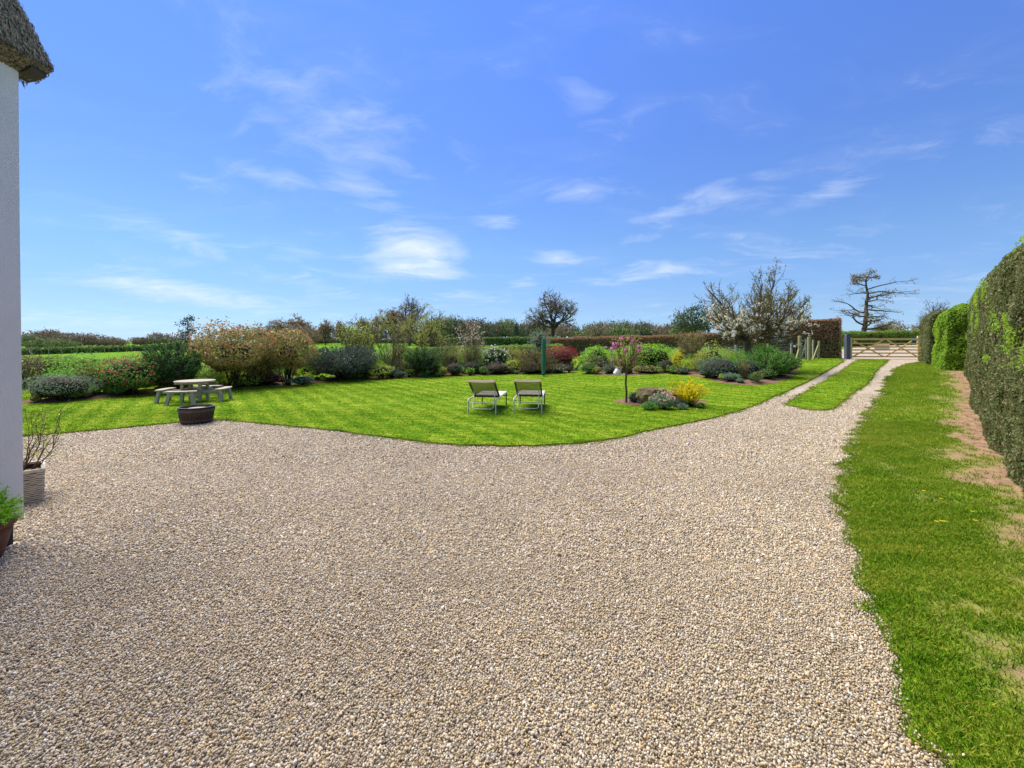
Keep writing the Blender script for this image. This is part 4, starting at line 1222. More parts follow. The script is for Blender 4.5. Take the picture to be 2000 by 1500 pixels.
B('grey_shrub', 'soft grey-green shrub beside the rusty twigs', 'shrub', 886, 736, 40, 709, 'greygreen', 'dome', 1000, .05, .3)
B('brown_tuft', 'straw brown dried tuft at the lawn edge', 'plant', 864, 737, 22, 724, 'brown', 'dome', 420, .045, .3, core=0)
B('blossom_shrub', 'tall slim shrub covered with cream blossom', 'shrub', 921, 731, 58, 648, 'brown', 'fan', 460, .05, .5, flowers=('cream', 210, .06, .2), twig='twig_tan')
B('dark_shrub', 'dark green low shrub below the cream blossom shrub', 'shrub', 924, 733, 62, 706, 'dark', 'dome', 1300, .055)
B('rhododendron', 'rounded green shrub dotted with white flowers left of the post', 'shrub', 968, 729, 66, 675, 'mid', 'dome', 2300, .065, .5, flowers=('white', 170, .07, .1))
B('mauve_shrub', 'low mauve-brown shrub in front of the white flowered shrub', 'shrub', 972, 733.5, 58, 710, 'mauve', 'dome', 1300, .055, .35)
B('red_shrub', 'small dull red leaved shrub behind the euphorbia', 'shrub', 1000, 725, 36, 684, 'redleaf', 'dome', 1100, .055)
B('olive_shrub', 'small olive-yellow bush between red and grey shrubs', 'shrub', 1010, 723, 26, 684, 'olive', 'dome', 700, .055)
B('euphorbia', 'acid yellow-green euphorbia clump left of the post', 'plant', 1003, 731, 46, 702, 'lime', 'dome', 1100, .065, .45, amp=.42, core=.55, dz=.06)
B('purple_shrub', 'grey-purple twiggy shrub behind the brown dome', 'shrub', 1030, 725, 52, 680, 'mauve', 'dome', 1600, .05, .3)
B('eucalyptus', 'small grey-leaved eucalyptus rising behind the green post', 'tree', 1056, 722, 46, 643, 'greygreen', 'dome', 1700, .07, .4, low=.62, amp=.36, core=.4)
B('brown_conifer', 'dome-shaped brown-green conifer behind the post', 'shrub', 1052, 732, 82, 693, 'conifer_brown', 'spray', 4200, .09, .28, amp=.16, flat=.4, low=.4)
B('golden_shrub', 'golden yellow bush showing above the brown conifer', 'shrub', 1050, 724, 42, 687, 'golden', 'dome', 800, .06, .4)
B('red_photinia', 'clipped bright red photinia dome at the border end', 'shrub', 1096, 725, 64, 680, 'maroon', 'dome', 2600, .06, .5, amp=.14, tips=('red', 1500, .065, .48), flat=.75)
B('variegated_shrub', 'low cream variegated shrub in front of the red dome', 'shrub', 1091, 731, 44, 714, 'greygreen', 'dome', 900, .05, .4, tips=('cream', 120, .045, .4))
B('grey_tuft', 'grey-green tuft closing the right end of the left border', 'plant', 1112, 729.5, 22, 714, 'lavender', 'dome', 520, .045, .3)
B('mauve_shrub', 'low dull shrub at the foot of the brown conifer', 'shrub', 1032, 732.5, 40, 716, 'mauve', 'dome', 800, .045, .35)
B('dark_shrub', 'mid green low shrub under the twiggy bush, right of the yellow one', 'shrub', 763, 741, 34, 718, 'bluegreen', 'dome', 800, .055)

# ------------------------------------------------------------------ shrubs of the right bed
B('green_shrub', 'bright green rounded shrub beside the braced fence post', 'shrub', 1170, 727, 52, 676, 'bright', 'dome', 2000, .065, .5, amp=.22)
B('dark_mound', 'dark green low mound at the left corner of the right bed', 'shrub', 1151, 732, 38, 711, 'mid', 'dome', 1300, .05, .35, amp=.12)
B('brown_shrub', 'dull brown shrub with cream flecks behind the dark mound', 'shrub', 1178, 729, 40, 704, 'maroon', 'dome', 1000, .05, .35, flowers=('cream', 14, .05, .5))
B('lavender', 'blue-green lavender mound behind the magnolia crown', 'plant', 1193, 733, 34, 714, 'sage', 'dome', 1000, .045, .3)
B('forsythia', 'small yellow flowering bush seen through the magnolia', 'shrub', 1243, 727, 28, 694, 'golden', 'dome', 700, .05, .4, core=.4)
B('privet', 'broad bright green clipped privet in the right bed', 'shrub', 1272, 727, 108, 674, 'bright', 'dome', 3800, .065, .5, amp=.2, flat=.65, nb=20, depth=.6, tips=('lime', 200, .06, .6))
B('heather', 'low white-flecked heather below the privet', 'plant', 1268, 732, 56, 715, 'olive', 'dome', 1100, .045, .4, flowers=('cream', 45, .045, .3))
B('lavender', 'dusky lavender mound left of the white heather', 'plant', 1226, 733, 34, 719, 'lavender', 'dome', 900, .045, .3)
B('grey_shrub', 'grey twiggy shrub between heather and golden bush', 'shrub', 1306, 731, 34, 702, 'greygreen', 'dome', 900, .045, .3)
B('golden_shrub', 'vivid golden yellow upright shrub in the right bed', 'shrub', 1330, 727, 34, 689, 'golden', 'dome', 1200, .06, .45, core=.6)
B('dark_red_shrub', 'dark red shrub glimpsed behind the golden shrub', 'shrub', 1342, 722, 26, 682, 'redleaf', 'dome', 500, .06)
B('olive_bush', 'tall olive-yellow open bush right of the golden shrub', 'shrub', 1357, 727, 62, 653, 'olive', 'fan', 1500, .06, .5, twig='twig_tan')
B('lavender', 'blue-green lavender mound below the tall olive bush', 'plant', 1338, 733.5, 36, 718, 'sage', 'dome', 1000, .045, .3)
B('green_mound', 'fresh green mound between two lavender mounds', 'plant', 1318, 732.5, 20, 720, 'bright', 'dome', 520, .045, .35)
B('lavender', 'grey-green lavender mound at the left end of the soil curve', 'plant', 1384, 740, 34, 722, 'sage', 'dome', 1000, .045, .3)
B('variegated_shrub', 'cream and green variegated shrub under the blossom tree', 'shrub', 1402, 733, 62, 672, 'lime', 'dome', 1300, .065, .5, amp=.4, core=.5, flowers=('cream', 40, .05, .3))
B('dark_shrub', 'dark blue-green spreading shrub left of the blossom tree trunk', 'shrub', 1420, 744, 88, 700, 'bluegreen', 'dome', 2600, .065, .4, amp=.3)
B('dark_shrub', 'dark blue-green shrub in front of the blossom tree trunk', 'shrub', 1470, 744, 50, 706, 'bluegreen', 'dome', 1300, .06, .4, amp=.3)
B('green_bush', 'large feathery green bush right of the blossom tree', 'shrub', 1518, 741, 96, 684, 'mid', 'spray', 5200, .085, .3, amp=.2, flat=1.3, low=.42)
B('green_bush', 'upright brighter green bush behind the feathery one', 'shrub', 1506, 731, 60, 668, 'bright', 'dome', 1400, .07, .45, amp=.35, core=.6)
B('dark_shrub', 'rounded dark bush at the right end of the bed', 'shrub', 1546, 733, 44, 694, 'dark', 'dome', 1400, .055, .4)
B('sage_mound', 'mint green sage mound on the open soil', 'plant', 1431, 749.5, 36, 731, 'sage', 'dome', 1100, .05, .4)
B('sage_mound', 'smaller mint green sage beside the rose stems', 'plant', 1449, 751.5, 18, 742, 'sage', 'dome', 420, .04, .4)
B('rose_bush', 'gangly rose with bare stems and yellow-green leaves', 'shrub', 1456, 746, 28, 706, 'lime', 'fan', 130, .045, .5, twig='twig_tan')
B('yellow_sprig', 'small yellow-green sprig on the open soil', 'plant', 1482, 750, 22, 727, 'olive', 'dome', 480, .05, .4, core=.3)
B('fern_shrub', 'low green ferny shrub below the feathery bush', 'shrub', 1503, 745, 40, 721, 'mid', 'dome', 1000, .055, .35)

def underplanting(name, poly, n, seed, hmax, ymin):
    rg = np.random.default_rng(seed); G = Geo()
    names = ['mid', 'bright', 'lime', 'olive', 'dark', 'greygreen', 'maroon', 'lime', 'mid', 'photinia', 'box', 'bright', 'olive']
    xs = [q[0] for q in poly]; ys = [q[1] for q in poly]; c = 0
    fx = np.array([q[0] for q in poly])
    while c < n:
        x, y = rg.uniform(min(xs), max(xs)), rg.uniform(min(ys), max(ys))
        if not pip(np.array([x]), np.array([y]), poly)[0]: continue
        ed = float(edge_dist(np.array([x]), np.array([y]), poly)[0])
        front = not pip(np.array([x]), np.array([y - 1.7]), poly)[0]
        if ed < .16: continue
        h = rg.uniform(.18, .42) if front else rg.uniform(.5, hmax); w = h * rg.uniform(1.0, 1.7)
        P, D = dome(rg, int(420 + 500 * h), w / 2, w / 2, h, .42, 14, .5, -.97)
        G.leaves(P + [x, y, float(gz(x, y)) + .05], D, rg.uniform(.05, .085), rg.uniform(.35, .55), .75, m=int(rg.integers(len(names))), rg=rg)
        c += 1
    return G.build(name, [L[k] for k in names], kind='stuff')
underplanting('underplanting', P_BED1, 400, 41, 1.4, 0)
underplanting('underplanting', P_BED2, 130, 42, 1.05, 0)

# island bed
B('lavender_bush', 'dark lavender bush beside the magnolia trunk', 'plant', 1244, 790, 32, 769, 'bluegreen', 'dome', 1200, .04, .25, amp=.3, dz=.03)
B('dark_tuft', 'dark green tuft left of the mossy stump', 'plant', 1268, 791, 32, 772, 'dark', 'dome', 900, .04, .3, dz=.03)
B('green_mound', 'fresh green mound at the front of the island bed', 'plant', 1270, 804, 28, 789, 'mid', 'dome', 1100, .035, .35, amp=.18, dz=.03)
B('hydrangea', 'faded pink hydrangea heads with grey-green leaves', 'plant', 1300, 803, 46, 772, 'sage', 'dome', 900, .065, .4, amp=.3, flowers=('pink', 30, .07, .45), core=.5, dz=.03)
B('hydrangea', 'pinkish flower cluster behind the taller hydrangea', 'plant', 1322, 792, 28, 757, 'pink', 'dome', 420, .05, .6, amp=.4, core=.3, dz=.03)
B('green_tuft', 'soft green tuft under the yellow broom', 'plant', 1330, 798, 36, 781, 'lavender', 'dome', 800, .04, .3, dz=.03)

B('lime_mound', 'soft yellow-green mound behind the stump in the island bed', 'plant', 1300, 785, 34, 762, 'lime', 'dome', 800, .04, .4, dz=.03)
B('green_tuft', 'small bright green tuft at the right tip of the island bed', 'plant', 1372, 800, 18, 789, 'bright', 'dome', 420, .035, .35, dz=.03)
B('sage_mound', 'grey-green mound at the front right of the island bed', 'plant', 1335, 803, 26, 791, 'sage', 'dome', 700, .035, .35, dz=.03)

# yellow broom: arching sprays
p = at(1354, 799); t = thing('broom', 'bright yellow arching broom at the right of the island bed', 'shrub', (p.x, p.y + .25, p.z + .05))
rg = np.random.default_rng(4); S, PP, UU = [], [], []
for _ in range(130):
    a = rg.uniform(0, 6.28); rad = .52 * math.sqrt(rg.random()); H = rg.uniform(.35, .72) * (1.1 - .5 * rad); p0 = np.array([0, 0, -.05]) + np.array([rg.normal(0, .05), rg.normal(0, .05), 0])
    pts = [p0 + np.array([math.cos(a) * rad * u ** .8, math.sin(a) * rad * u ** .8, H * math.sin(u * 1.75) / math.sin(1.57)]) for u in np.linspace(0, 1, 6)]
    for i in range(5):
        S.append([*pts[i], *pts[i + 1], .006 - .0009 * i, .005 - .0009 * i])
        if i >= 1:
            for _k in range(7):
                PP.append(pts[i] + (pts[i + 1] - pts[i]) * rg.random() + rg.normal(0, .012, 3)); UU.append(pts[i + 1] - pts[i])
UU = np.array(UU); UU /= np.linalg.norm(UU, axis=1, keepdims=True)
Geo().segs(S, 3).build('branches', M['twig_dark'], t)
PP = np.array(PP); hi = PP[:, 2] > .10
Geo().leaves(PP[hi], rg.normal(0, 1, (hi.sum(), 3)), .05, .4, .5, up=UU[hi] * 1.5, rg=rg).build('flowers', L['golden'], t)
Geo().leaves(PP[~hi], rg.normal(0, 1, ((~hi).sum(), 3)), .05, .4, .5, up=UU[~hi] * 1.5, rg=rg).build('foliage', L['mid'], t)

# mossy stump
import bmesh
p = at(1281, 795)
bm = bmesh.new(); bmesh.ops.create_icosphere(bm, subdivisions=4, radius=1)
for v in bm.verts:
    n_ = mnoise.fractal(v.co * 2.2 + Vector((5, 2, 1)), .9, 2.0, 4)
    k = 1 + .20 * n_
    z = v.co.z
    v.co = Vector((v.co.x * .40 * k, v.co.y * .34 * k, .16 + (.22 * min(z, .62) / .62 * (1 + .10 * n_) if z > 0 else .26 * z)))
me = bpy.data.meshes.new('stump'); bm.to_mesh(me); bm.free(); me.materials.append(M['rock'])
stump = bpy.data.objects.new('stump', me); C.objects.link(stump); stump.location = (p.x, p.y + .35, p.z + .05)
tag(stump, 'mossy brown weathered stump in the middle of the island bed', 'stump')
rg = np.random.default_rng(9)
P, D = dome(rg, 1800, .41, .35, .40, .2, 8, .97, -.4)
Geo().leaves(P, D, .032, .5, .8, rg=rg).build('moss', L['brown'], stump, kind='stuff')

# magnolia with the little can hung in it
p = at(1223, 789)
mag = thing('magnolia', 'slim young magnolia with purple-pink blooms at the end of the island bed', 'tree', (p.x, p.y, p.z + .06))
rg = np.random.default_rng(31)
G = Geo(); sc = p.y / F
G.tube([(0, 0, -.1), (.008, 0, .25), (-.012, .01, .5), (.01, 0, .80)], [.034, .028, .026, .027], 8)
G.build('trunk', M['bark'], mag, smooth=True)
S, tp = [], []
for i in range(24):
    a = i * 2.4 + rg.normal(0, .3); rad = rg.uniform(.12, .44); H = rg.uniform(.35, 1.0)
    b = np.array([0, 0, .74 + .1 * rg.random()]); e = b + np.array([math.cos(a) * rad, math.sin(a) * rad * .9, H])
    pts = [b + (e - b) * u + np.array([math.cos(a), math.sin(a), 0]) * .10 * math.sin(u * 3.1) + rg.normal(0, .012, 3) for u in np.linspace(0, 1, 6)]
    for j in range(5):
        S.append([*pts[j], *pts[j + 1], .013 - .002 * j, .011 - .002 * j])
        for _ in range(2):
            dv = rg.normal(0, .5, 3) + [math.cos(a) * .3, math.sin(a) * .3, .7]; dv = dv / np.linalg.norm(dv) * rg.uniform(.08, .22)
            S.append([*pts[j + 1], *(pts[j + 1] + dv), .005, .0025]); tp.append(pts[j + 1] + dv); tp.append(pts[j + 1] + dv * .5)
    tp.append(pts[-1])
tp = np.array(tp)
Geo().segs(S, 4).build('branches', M['bark'], mag)
k = rg.integers(0, len(tp), 1100)
Geo().leaves(tp[k] + rg.normal(0, .04, (1100, 3)), rg.normal(0, 1, (1100, 3)), .05, .45, .4, rg=rg).build('foliage', L['olive'], mag)
blooms = [(1199, 676, 1.5), (1191, 683, 1.0), (1212, 665, 1.2), (1213, 676, 1.2), (1224, 688, 1.6), (1246, 681, 1.4), (1235, 668, 1.1), (1202, 681, .9), (1226, 663, .8), (1235, 710, 1.0),
          (1194, 706, .9), (1208, 707, .8), (1208, 724, .9), (1242, 687, .8), (1220, 694, .9), (1230, 673, .7), (1187, 680, .7), (1249, 673, .6)]
for bx, by_, s_ in blooms:
    yy = rg.uniform(-.3, .3)
    c = np.array([(bx - 1223) * sc * (p.y + yy) / p.y, yy, EYE + (HY - by_) / F * (p.y + yy) - (p.z + .06)])
    G = Geo(); s_ *= 1.12
    for q in range(8):
        a = q * .785 + rg.normal(0, .2); o = np.array([math.cos(a), math.sin(a), 0]); tilt = .5 if q % 2 else .95
        b0 = c - [0, 0, .03 * s_]; mid = b0 + o * .032 * s_ + [0, 0, .045 * s_]; tip = b0 + o * .05 * s_ * tilt + [0, 0, .105 * s_]
        sd_ = np.array([-o[1], o[0], 0]) * .022 * s_
        G.add([b0, mid + sd_, tip, mid - sd_], [(0, 1, 2, 3)])
    G.build('bloom', L['magenta'], mag)
cp = np.array([(1205 - 1000) / F * (p.y - .1), p.y - .1, EYE + (HY - 727) / F * (p.y - .1)])
can = thing('hanging_can', 'small white watering can hung tilted from the lowest magnolia branch', 'watering can', cp)
can.rotation_euler = (.1, .55, .1)
Geo().lathe([(.001, -.075), (.072, -.075), (.078, -.06), (.074, .06), (.064, .075), (.058, .075), (.055, -.06), (.001, -.065)], 20).build('body', M['white_metal'], can, smooth=True)
Geo().tube([(.065, 0, -.03), (.13, 0, -.005), (.185, 0, .06)], [.016, .012, .012], 8).build('spout', M['white_metal'], can)
Geo().lathe([(.013, 0), (.028, .03), (.001, .034)], 12, c=(.185, 0, .055)).build('rose', M['white_metal'], can)
Geo().tube([(-.06, 0, .075), (-.05, 0, .13), (0, 0, .155), (.05, 0, .13), (.06, 0, .075)], .006, 6).build('handle', M['white_metal'], can)

# ------------------------------------------------------------------ blossom tree and catkin tree of the garden
pt = at(1474, 735)
def blossom_tree():
    D = pt.y + 1.6; X = (1476 - 1000) / F * D; z0 = float(gz(X, D)); h = EYE + (HY - 512) / F * D - z0; R = 108 * D / F
    rg = np.random.default_rng(8)
    t = thing('blossom_tree', 'old spreading fruit tree with white blossom on its lower branches', 'tree', (X, D, z0))
    T, S, tips, low = [], [], [], []
    forks = []
    for sx_, fz in ((-.42, .29), (.10, .33)):
        b0 = np.array([sx_ * .5 + .1, 0, -.15]); e = np.array([sx_ * 1.25, rg.normal(0, .1), h * fz])
        for j in range(4):
            u0, u1 = j / 4, (j + 1) / 4
            T.append([*(b0 + (e - b0) * u0), *(b0 + (e - b0) * u1), .19 - .05 * u0, .19 - .05 * u1])
        forks.append(e)
    def limb(p, d, Ln, r, lev):
        n = 7 if lev == 0 else 5
        for i in range(n):
            d = d + rg.normal(0, .13, 3) + np.array([0, 0, .07 if lev == 0 else .10]); d /= np.linalg.norm(d)
            q = p + d * Ln / n; r1 = r * (1 - (.72 if lev < 2 else .6) / n)
            (T if lev == 0 and i < 3 else S).append([*p, *q, r, r1])
            if lev < 2 and (i > 0 or lev == 0):
                for _ in range(rg.poisson(2.3 if lev == 0 else 2.0)):
                    nd = d * .55 + rg.normal(0, .55, 3) + np.array([0, 0, .35]); nd /= np.linalg.norm(nd)
                    limb(q, nd, Ln * rg.uniform(.28, .5) * (1 - .3 * i / n), r1 * .5, lev + 1)
            if lev >= 1: tips.append(q)
            p, r = q, r1
    for k in range(24):
        a = k * 2.399 + rg.normal(0, .2); el = (.02, .32, .70, 1.1, .12, .5)[k % 6] + rg.normal(0, .06)
        f_ = forks[0] if math.cos(a) < 0 else forks[1]
        Lr = (R * .86 if el < .3 else R * .9 if el < .65 else (h - f_[2]) * (.70 if el < 1 else .78)) * rg.uniform(.82, 1.0)
        limb(f_ + np.array([0, 0, rg.uniform(-.15, .35)]), np.array([math.cos(a) * math.cos(el), math.sin(a) * math.cos(el), math.sin(el)]), Lr, .062, 0)
    S = np.array(S); tips_ = np.array(tips)
    S[:, 6:8] = np.maximum(S[:, 6:8], .0055)
    Geo().segs(T, 8).build('trunk', M['bark_mossy'], t, smooth=True)
    G = Geo().segs(S, 4)
    k = rg.integers(0, len(tips_), 5200)
    G.leaves(tips_[k] + rg.normal(0, .05, (len(k), 3)), rg.normal(0, 1, (len(k), 3)), .085, .55, .5, m=1, rg=rg).build('crown', [M['bark_mossy'], L['budgreen']], t)
    c = tips_[tips_[:, 2] < .60 * h]; kn = 700
    w_ = (1.15 - c[:, 2] / (.60 * h)) * (.12 + (np.hypot(c[:, 0], c[:, 1]) / R) ** 1.5); k = rg.choice(len(c), kn, p=w_ / w_.sum())
    Q = np.repeat(c[k] + rg.normal(0, .05, (kn, 3)), 7, axis=0) + rg.normal(0, .04, (kn * 7, 3))
    Geo().leaves(Q, rg.normal(0, 1, Q.shape), .07, .8, .6, rg=rg).build('blossom', L['white'], t, kind='stuff')
blossom_tree()
tree('catkin_tree', 'multi-stemmed yellow-green catkin tree behind the border centre', 826, 30, 118, 592, SHOOT, 21, 'catkin', 3400, .13, 'bark_far', trunk=.6, r0=.025, thin=.8, asp=.4)
tree('thin_tree', 'thin-stemmed small tree between azalea and camellia', 168, at(168, 776).y, 66, 700, ORCH, 5, 'olive', 320, .07, 'bark', thin=.8, r0=.03)

# ------------------------------------------------------------------ trees beyond the garden
tree('pine_tree', 'dark narrow bare tree rising above the photinia', 369, 90, 44, 618, TALL, 3, 'wood_dark', 260, .5, thin=1.1, r0=.028)
crown_tree('scrub_tree', 'grey scrubby tree at the foot of the dark narrow tree', 352, 88, 42, 650, 'wood_brown', 51, 500)
tree('oak_tree', 'great spreading bare oak rising above the central wood', 1078, 105, 94, 559, OAK, 11, 'bud', 1100, .40, thin=1.0, r0=.038, trunk=1.25)
tree('oak_tree', 'tall bare oak with level limbs beyond the timber gate', 1686, 72, 122, 528, TALL, 44, 'bud', 900, .30, 'bark', thin=1.25, r0=.030)
tree('oak_tree', 'bare branching oak top peeping over the right hedge', 1832, 75, 66, 583, OAK, 13, 'bud', 260, .3, thin=.8)
tree('oak_tree', 'broad brown oak left of the catkin tree', 770, 95, 84, 596, OAK, 14, 'bud', 1800, .5, thin=1.1, r0=.035)
tree('oak_tree', 'dark bare oak crown showing above the catkin tree', 800, 100, 56, 575, OAK, 15, 'bud', 500, .45)
tree('oak_tree', 'short brown oak left of the bare bush', 712, 110, 52, 617, OAK, 16, 'bud', 1100, .5)
tree('oak_tree', 'round-headed bare oak with forked trunk on the field edge', 636, 105, 46, 625, OAK, 17, 'bud', 1000, .45)
tree('oak_tree', 'brownish oak between the forked oak and the short one', 668, 112, 42, 627, OAK, 22, 'bud', 900, .5)
tree('oak_tree', 'wide old oak behind the second photinia', 582, 118, 96, 614, OAK, 23, 'bud', 2200, .55, thin=1.2, r0=.035)
crown_tree('scrub_tree', 'grey-brown rounded thicket in front of the wide old oak', 590, 112, 104, 634, 'wood_brown', 52, 1700, ls=.6)
tree('bare_tree', 'slender bare tree above the photinia gap', 531, 80, 34, 632, OAK, 24, 'bud', 120, .3, thin=.7)
tree('dead_tree', 'dead snag with jagged bare limbs in the central wood', 943, 92, 36, 620, TALL, 25, 'bud', 40, .3, thin=1.2)
tree('bare_tree', 'pale bare birch-like trees left of the dead snag', 905, 90, 40, 622, SHOOT, 26, 'bud', 80, .3, thin=.7)
crown_tree('conifer_tree', 'dark green conifer in the central wood', 1008, 98, 24, 630, 'wood_dark', 53, 700, conical=True, ls=.45)
crown_tree('cedar_tree', 'dark spreading cedar partly behind the blossom tree', 1358, 88, 92, 590, 'wood_dark', 54, 1700, ls=.6)
tree('bare_tree', 'brownish bare tree standing left of the cedar', 1332, 92, 60, 605, OAK, 27, 'bud', 600, .4)
crown_tree('conifer_tree', 'small dark conical tree left of the cedar', 1318, 84, 34, 632, 'wood_green', 55, 700, conical=True, ls=.45)
crown_tree('scrub_tree', 'low rounded grey thicket beyond the gate hedge', 1736, 80, 62, 628, 'wood_brown', 56, 900)
tree('bare_tree', 'thin bare shrub-tree above the thicket beyond the gate', 1722, 78, 34, 628, OAK, 28, 'bud', 120, .3, thin=.7)
crown_tree('scrub_tree', 'pale brown bush between gate hedge and dark hedge', 1798, 82, 30, 630, 'wood_brown', 57, 400)
for i, (px, D, w, top, lf) in enumerate([(70, 120, 62, 648, 'wood_brown'), (100, 118, 46, 646, 'wood_brown'), (134, 115, 58, 649, 'wood_brown'), (166, 117, 50, 652, 'wood_brown'), (192, 122, 52, 656, 'wood_brown'),
                                         (222, 128, 46, 662, 'wood_brown'), (84, 105, 52, 662, 'wood_green'), (118, 102, 56, 664, 'wood_green'), (54, 108, 40, 655, 'wood_green'), (276, 135, 36, 659, 'wood_brown'), (312, 138, 44, 650, 'wood_brown')]):
    lab = ['large brown tree at the left end of the far-left wood', 'tallest bare brown crown in the far-left wood', 'rounded brown crown in the middle of the far-left wood', 'brown crown right of the middle in the far-left wood',
           'low brown crown near the right end of the far-left wood', 'lowest brown crown tapering off the far-left wood', 'green bush at the front left of the far-left wood', 'wide green bush at the front of the far-left wood',
           'greenish tree beside the cottage wall in the distance', 'small isolated brown tree right of the far-left wood', 'rounded grey-brown tree left of the narrow dark tree'][i]
    crown_tree('woodland_tree', lab, px, D * .66, w * 1.1, top - 2, lf, 60 + i, 1300, 'trees of the far-left wood', ls=.38)
tree('bare_tree', 'open bare crown rising out of the far-left wood', 92, 79, 44, 642, OAK, 33, 'bud', 200, .4, thin=.8)

# distant woods that read as one mass
rg = np.random.default_rng(77); G = Geo(); mats = [L['wood_brown'], L['wood_green'], L['wood_dark'], M['bark_far']]
for i in range(190):
    px = rg.uniform(840, 1340) if i < 120 else rg.uniform(500, 860) if i < 160 else rg.uniform(1330, 2100)
    D = rg.uniform(120, 175); X = (px - 1000) / F * D; z0 = float(gz(X, D))
    topy = (626 + (9 if px > 1115 else 0) - 5 * math.sin(px / 60) + rg.normal(0, 5)) if i < 120 else 642 + rg.normal(0, 5) if i < 160 else 652 + rg.normal(0, 3)
    h = EYE + (HY - topy) / F * D - z0; w = rg.uniform(5, 11)
    P, Dr = dome(rg, 420, w / 2, w / 2, h, .4, 14, .4, -.8, 1, .45)
    G.leaves(P + [X, D, z0], Dr, .8, .4, .8, up=Dr * .5 + [0, 0, .4], m=int(rg.choice([0, 0, 1, 1, 2])), rg=rg)
    for _ in range(5):
        e = np.array([X + rg.normal(0, w * .25), D + rg.normal(0, 1), z0 + h * rg.uniform(.85, 1.06)])
        G.segs([[X, D, z0 - .3, *e, .16, .03]], 3, m=3)
wood = G.build('distant_wood', mats, kind='stuff')
# ------------------------------------------------------------------ timber gate
GY = 26.0; gxl, gxr = 660 / F * GY, 796 / F * GY
gz0 = float(gz((gxl + gxr) / 2, GY))
gate = thing('field_gate', 'five-barred pale timber field gate across the drive', 'gate', ((gxl + gxr) / 2, GY, gz0 + .06))
hw = (gxr - gxl) / 2; tm = M['timber_new']
Geo().box((-hw + .06, 0, .60), (.10, .085, 1.24)).build('stile', tm, gate)
Geo().box((hw - .07, 0, .64), (.12, .085, 1.34)).build('stile', tm, gate)
Geo().box((.0, 0, 1.12), (2 * hw - .26, .075, .115)).build('top_rail', tm, gate)
for z in (.86, .655, .475, .285, .07):
    Geo().box((0, 0, z), (2 * hw - .26, .032, .075)).build('rail', tm, gate)
for a, b in (((-.13, 1.06), (-hw + .16, .08)), ((.13, 1.06), (hw - .18, .08))):
    Geo().bar((a[0], -.034, a[1]), (b[0], -.034, b[1]), .03, .075).build('brace', tm, gate)
for a, b in (((-.06, .08), (-hw + .30, 1.0)), ((.06, .08), (hw - .42, 1.0))):
    Geo().bar((a[0], .034, a[1]), (b[0], .034, b[1]), .03, .07).build('brace', tm, gate)
Geo().box((-.12, .06, .655), (.94, .012, .37)).build('panel', M['white_board'], gate)['label'] = 'blank white board fixed behind the gate bars'
Geo().box((-hw + .36, .05, .93), (.17, .01, .11)).build('plate', M['white_board'], gate)
Geo().box((hw - .33, 0, 1.12), (.40, .082, .122)).build('hinge_strap', M['galv'], gate)
Geo().box((hw + .03, 0, .18), (.2, .05, .04)).build('hinge_strap', M['galv'], gate)
o = Geo().box((0, 0, .72), (.23, .21, 1.5)).build('gate_post', M['post_blue'], loc=(gxl - .16, GY, gz0 - .03))
Geo().prism([(-.115, 1.47), (.115, 1.47), (.06, 1.51), (-.06, 1.51)], 1, -.1, .1).build('cap', M['post_blue'], o)
tag(o, 'thick blue-grey gate post on the latch side of the timber gate', 'post')
o = Geo().box((0, 0, .70), (.20, .20, 1.5)).build('gate_post', M['post_blue'], loc=(gxr + .16, GY + .02, gz0 - .03))
tag(o, 'blue-grey hinge post half hidden by the dark hedge', 'post')
o = Geo().box((0, 0, .45), (.07, .07, 1.0)).build('stake', M['timber_new'], loc=(799.5 / F * 23.9, 23.9, float(gz(22.4, 23.9)) - .03))
tag(o, 'thin timber stake in front of the hinge post', 'post')
# low pale kerb blocks showing under the beech hedge end
# ------------------------------------------------------------------ pedestrian gateway with mossy posts
def post(px, by, ty, w, label, mat_='timber_mossy', lean=0.0, name='fence_post', group=None, round_=True):
    p = at(px, by); s = p.y / F; h = (by - ty) * s
    G = Geo()
    G.tube([(0, 0, -.1), (lean * .5, 0, h * .5), (lean, 0, h - .02), (lean, 0, h)], [w / 2, w / 2, w / 2 * .97, w / 2 * .7], 10)
    o = G.build(name, M[mat_], smooth=False, loc=p)
    tag(o, label, 'post', group)
    return o, p
o, p = post(1562, 707, 656, .19, 'tall mossy round post on the left of the garden gateway')
Geo().bar((-.25, -.05, 0), (-.03, -.02, .75), .09, .09).build('brace', M['timber_mossy'], o)
post(1580, 705, 658, .18, 'tall mossy round post on the right of the garden gateway')
o, p = post(1598, 703, 666, .12, 'slim leaning mossy post nearest the beech hedge', lean=.05)
Geo().bar((-.28, 0, .05), (.02, 0, .85), .08, .08).build('brace', M['timber_mossy'], o)
post(1545.5, 705, 671, .12, 'grey post left of the garden gateway posts', 'timber_grey')
post(1588, 702, 664, .11, 'grey post between the round gateway post and leaning post', 'timber_grey')
pg = at(1571, 706)
wg = thing('garden_gate', 'small grey wooden gate between the two mossy round posts', 'gate', (pg.x, pg.y + .05, pg.z + .05))
for z in (.12, .45, .80, 1.12):
    Geo().box((0, 0, z), (.34, .03, .07)).build('rail', M['timber_grey'], wg)
for x in (-.15, .15):
    Geo().box((x, .03, .62), (.06, .03, 1.2)).build('stile', M['timber_grey'], wg)
Geo().bar((-.14, -.03, .15), (.14, -.03, 1.08), .03, .06).build('brace', M['timber_grey'], wg)
o = Geo().box((0, 0, 0), (.12, .02, .12)).build('notice', M['pale_chips'], loc=at(1552, 706) + Vector((0, -.02, .86)))
o.data.materials[0] = M['white_board']
tag(o, 'small square white tag on the wire by the garden gateway', 'sign')

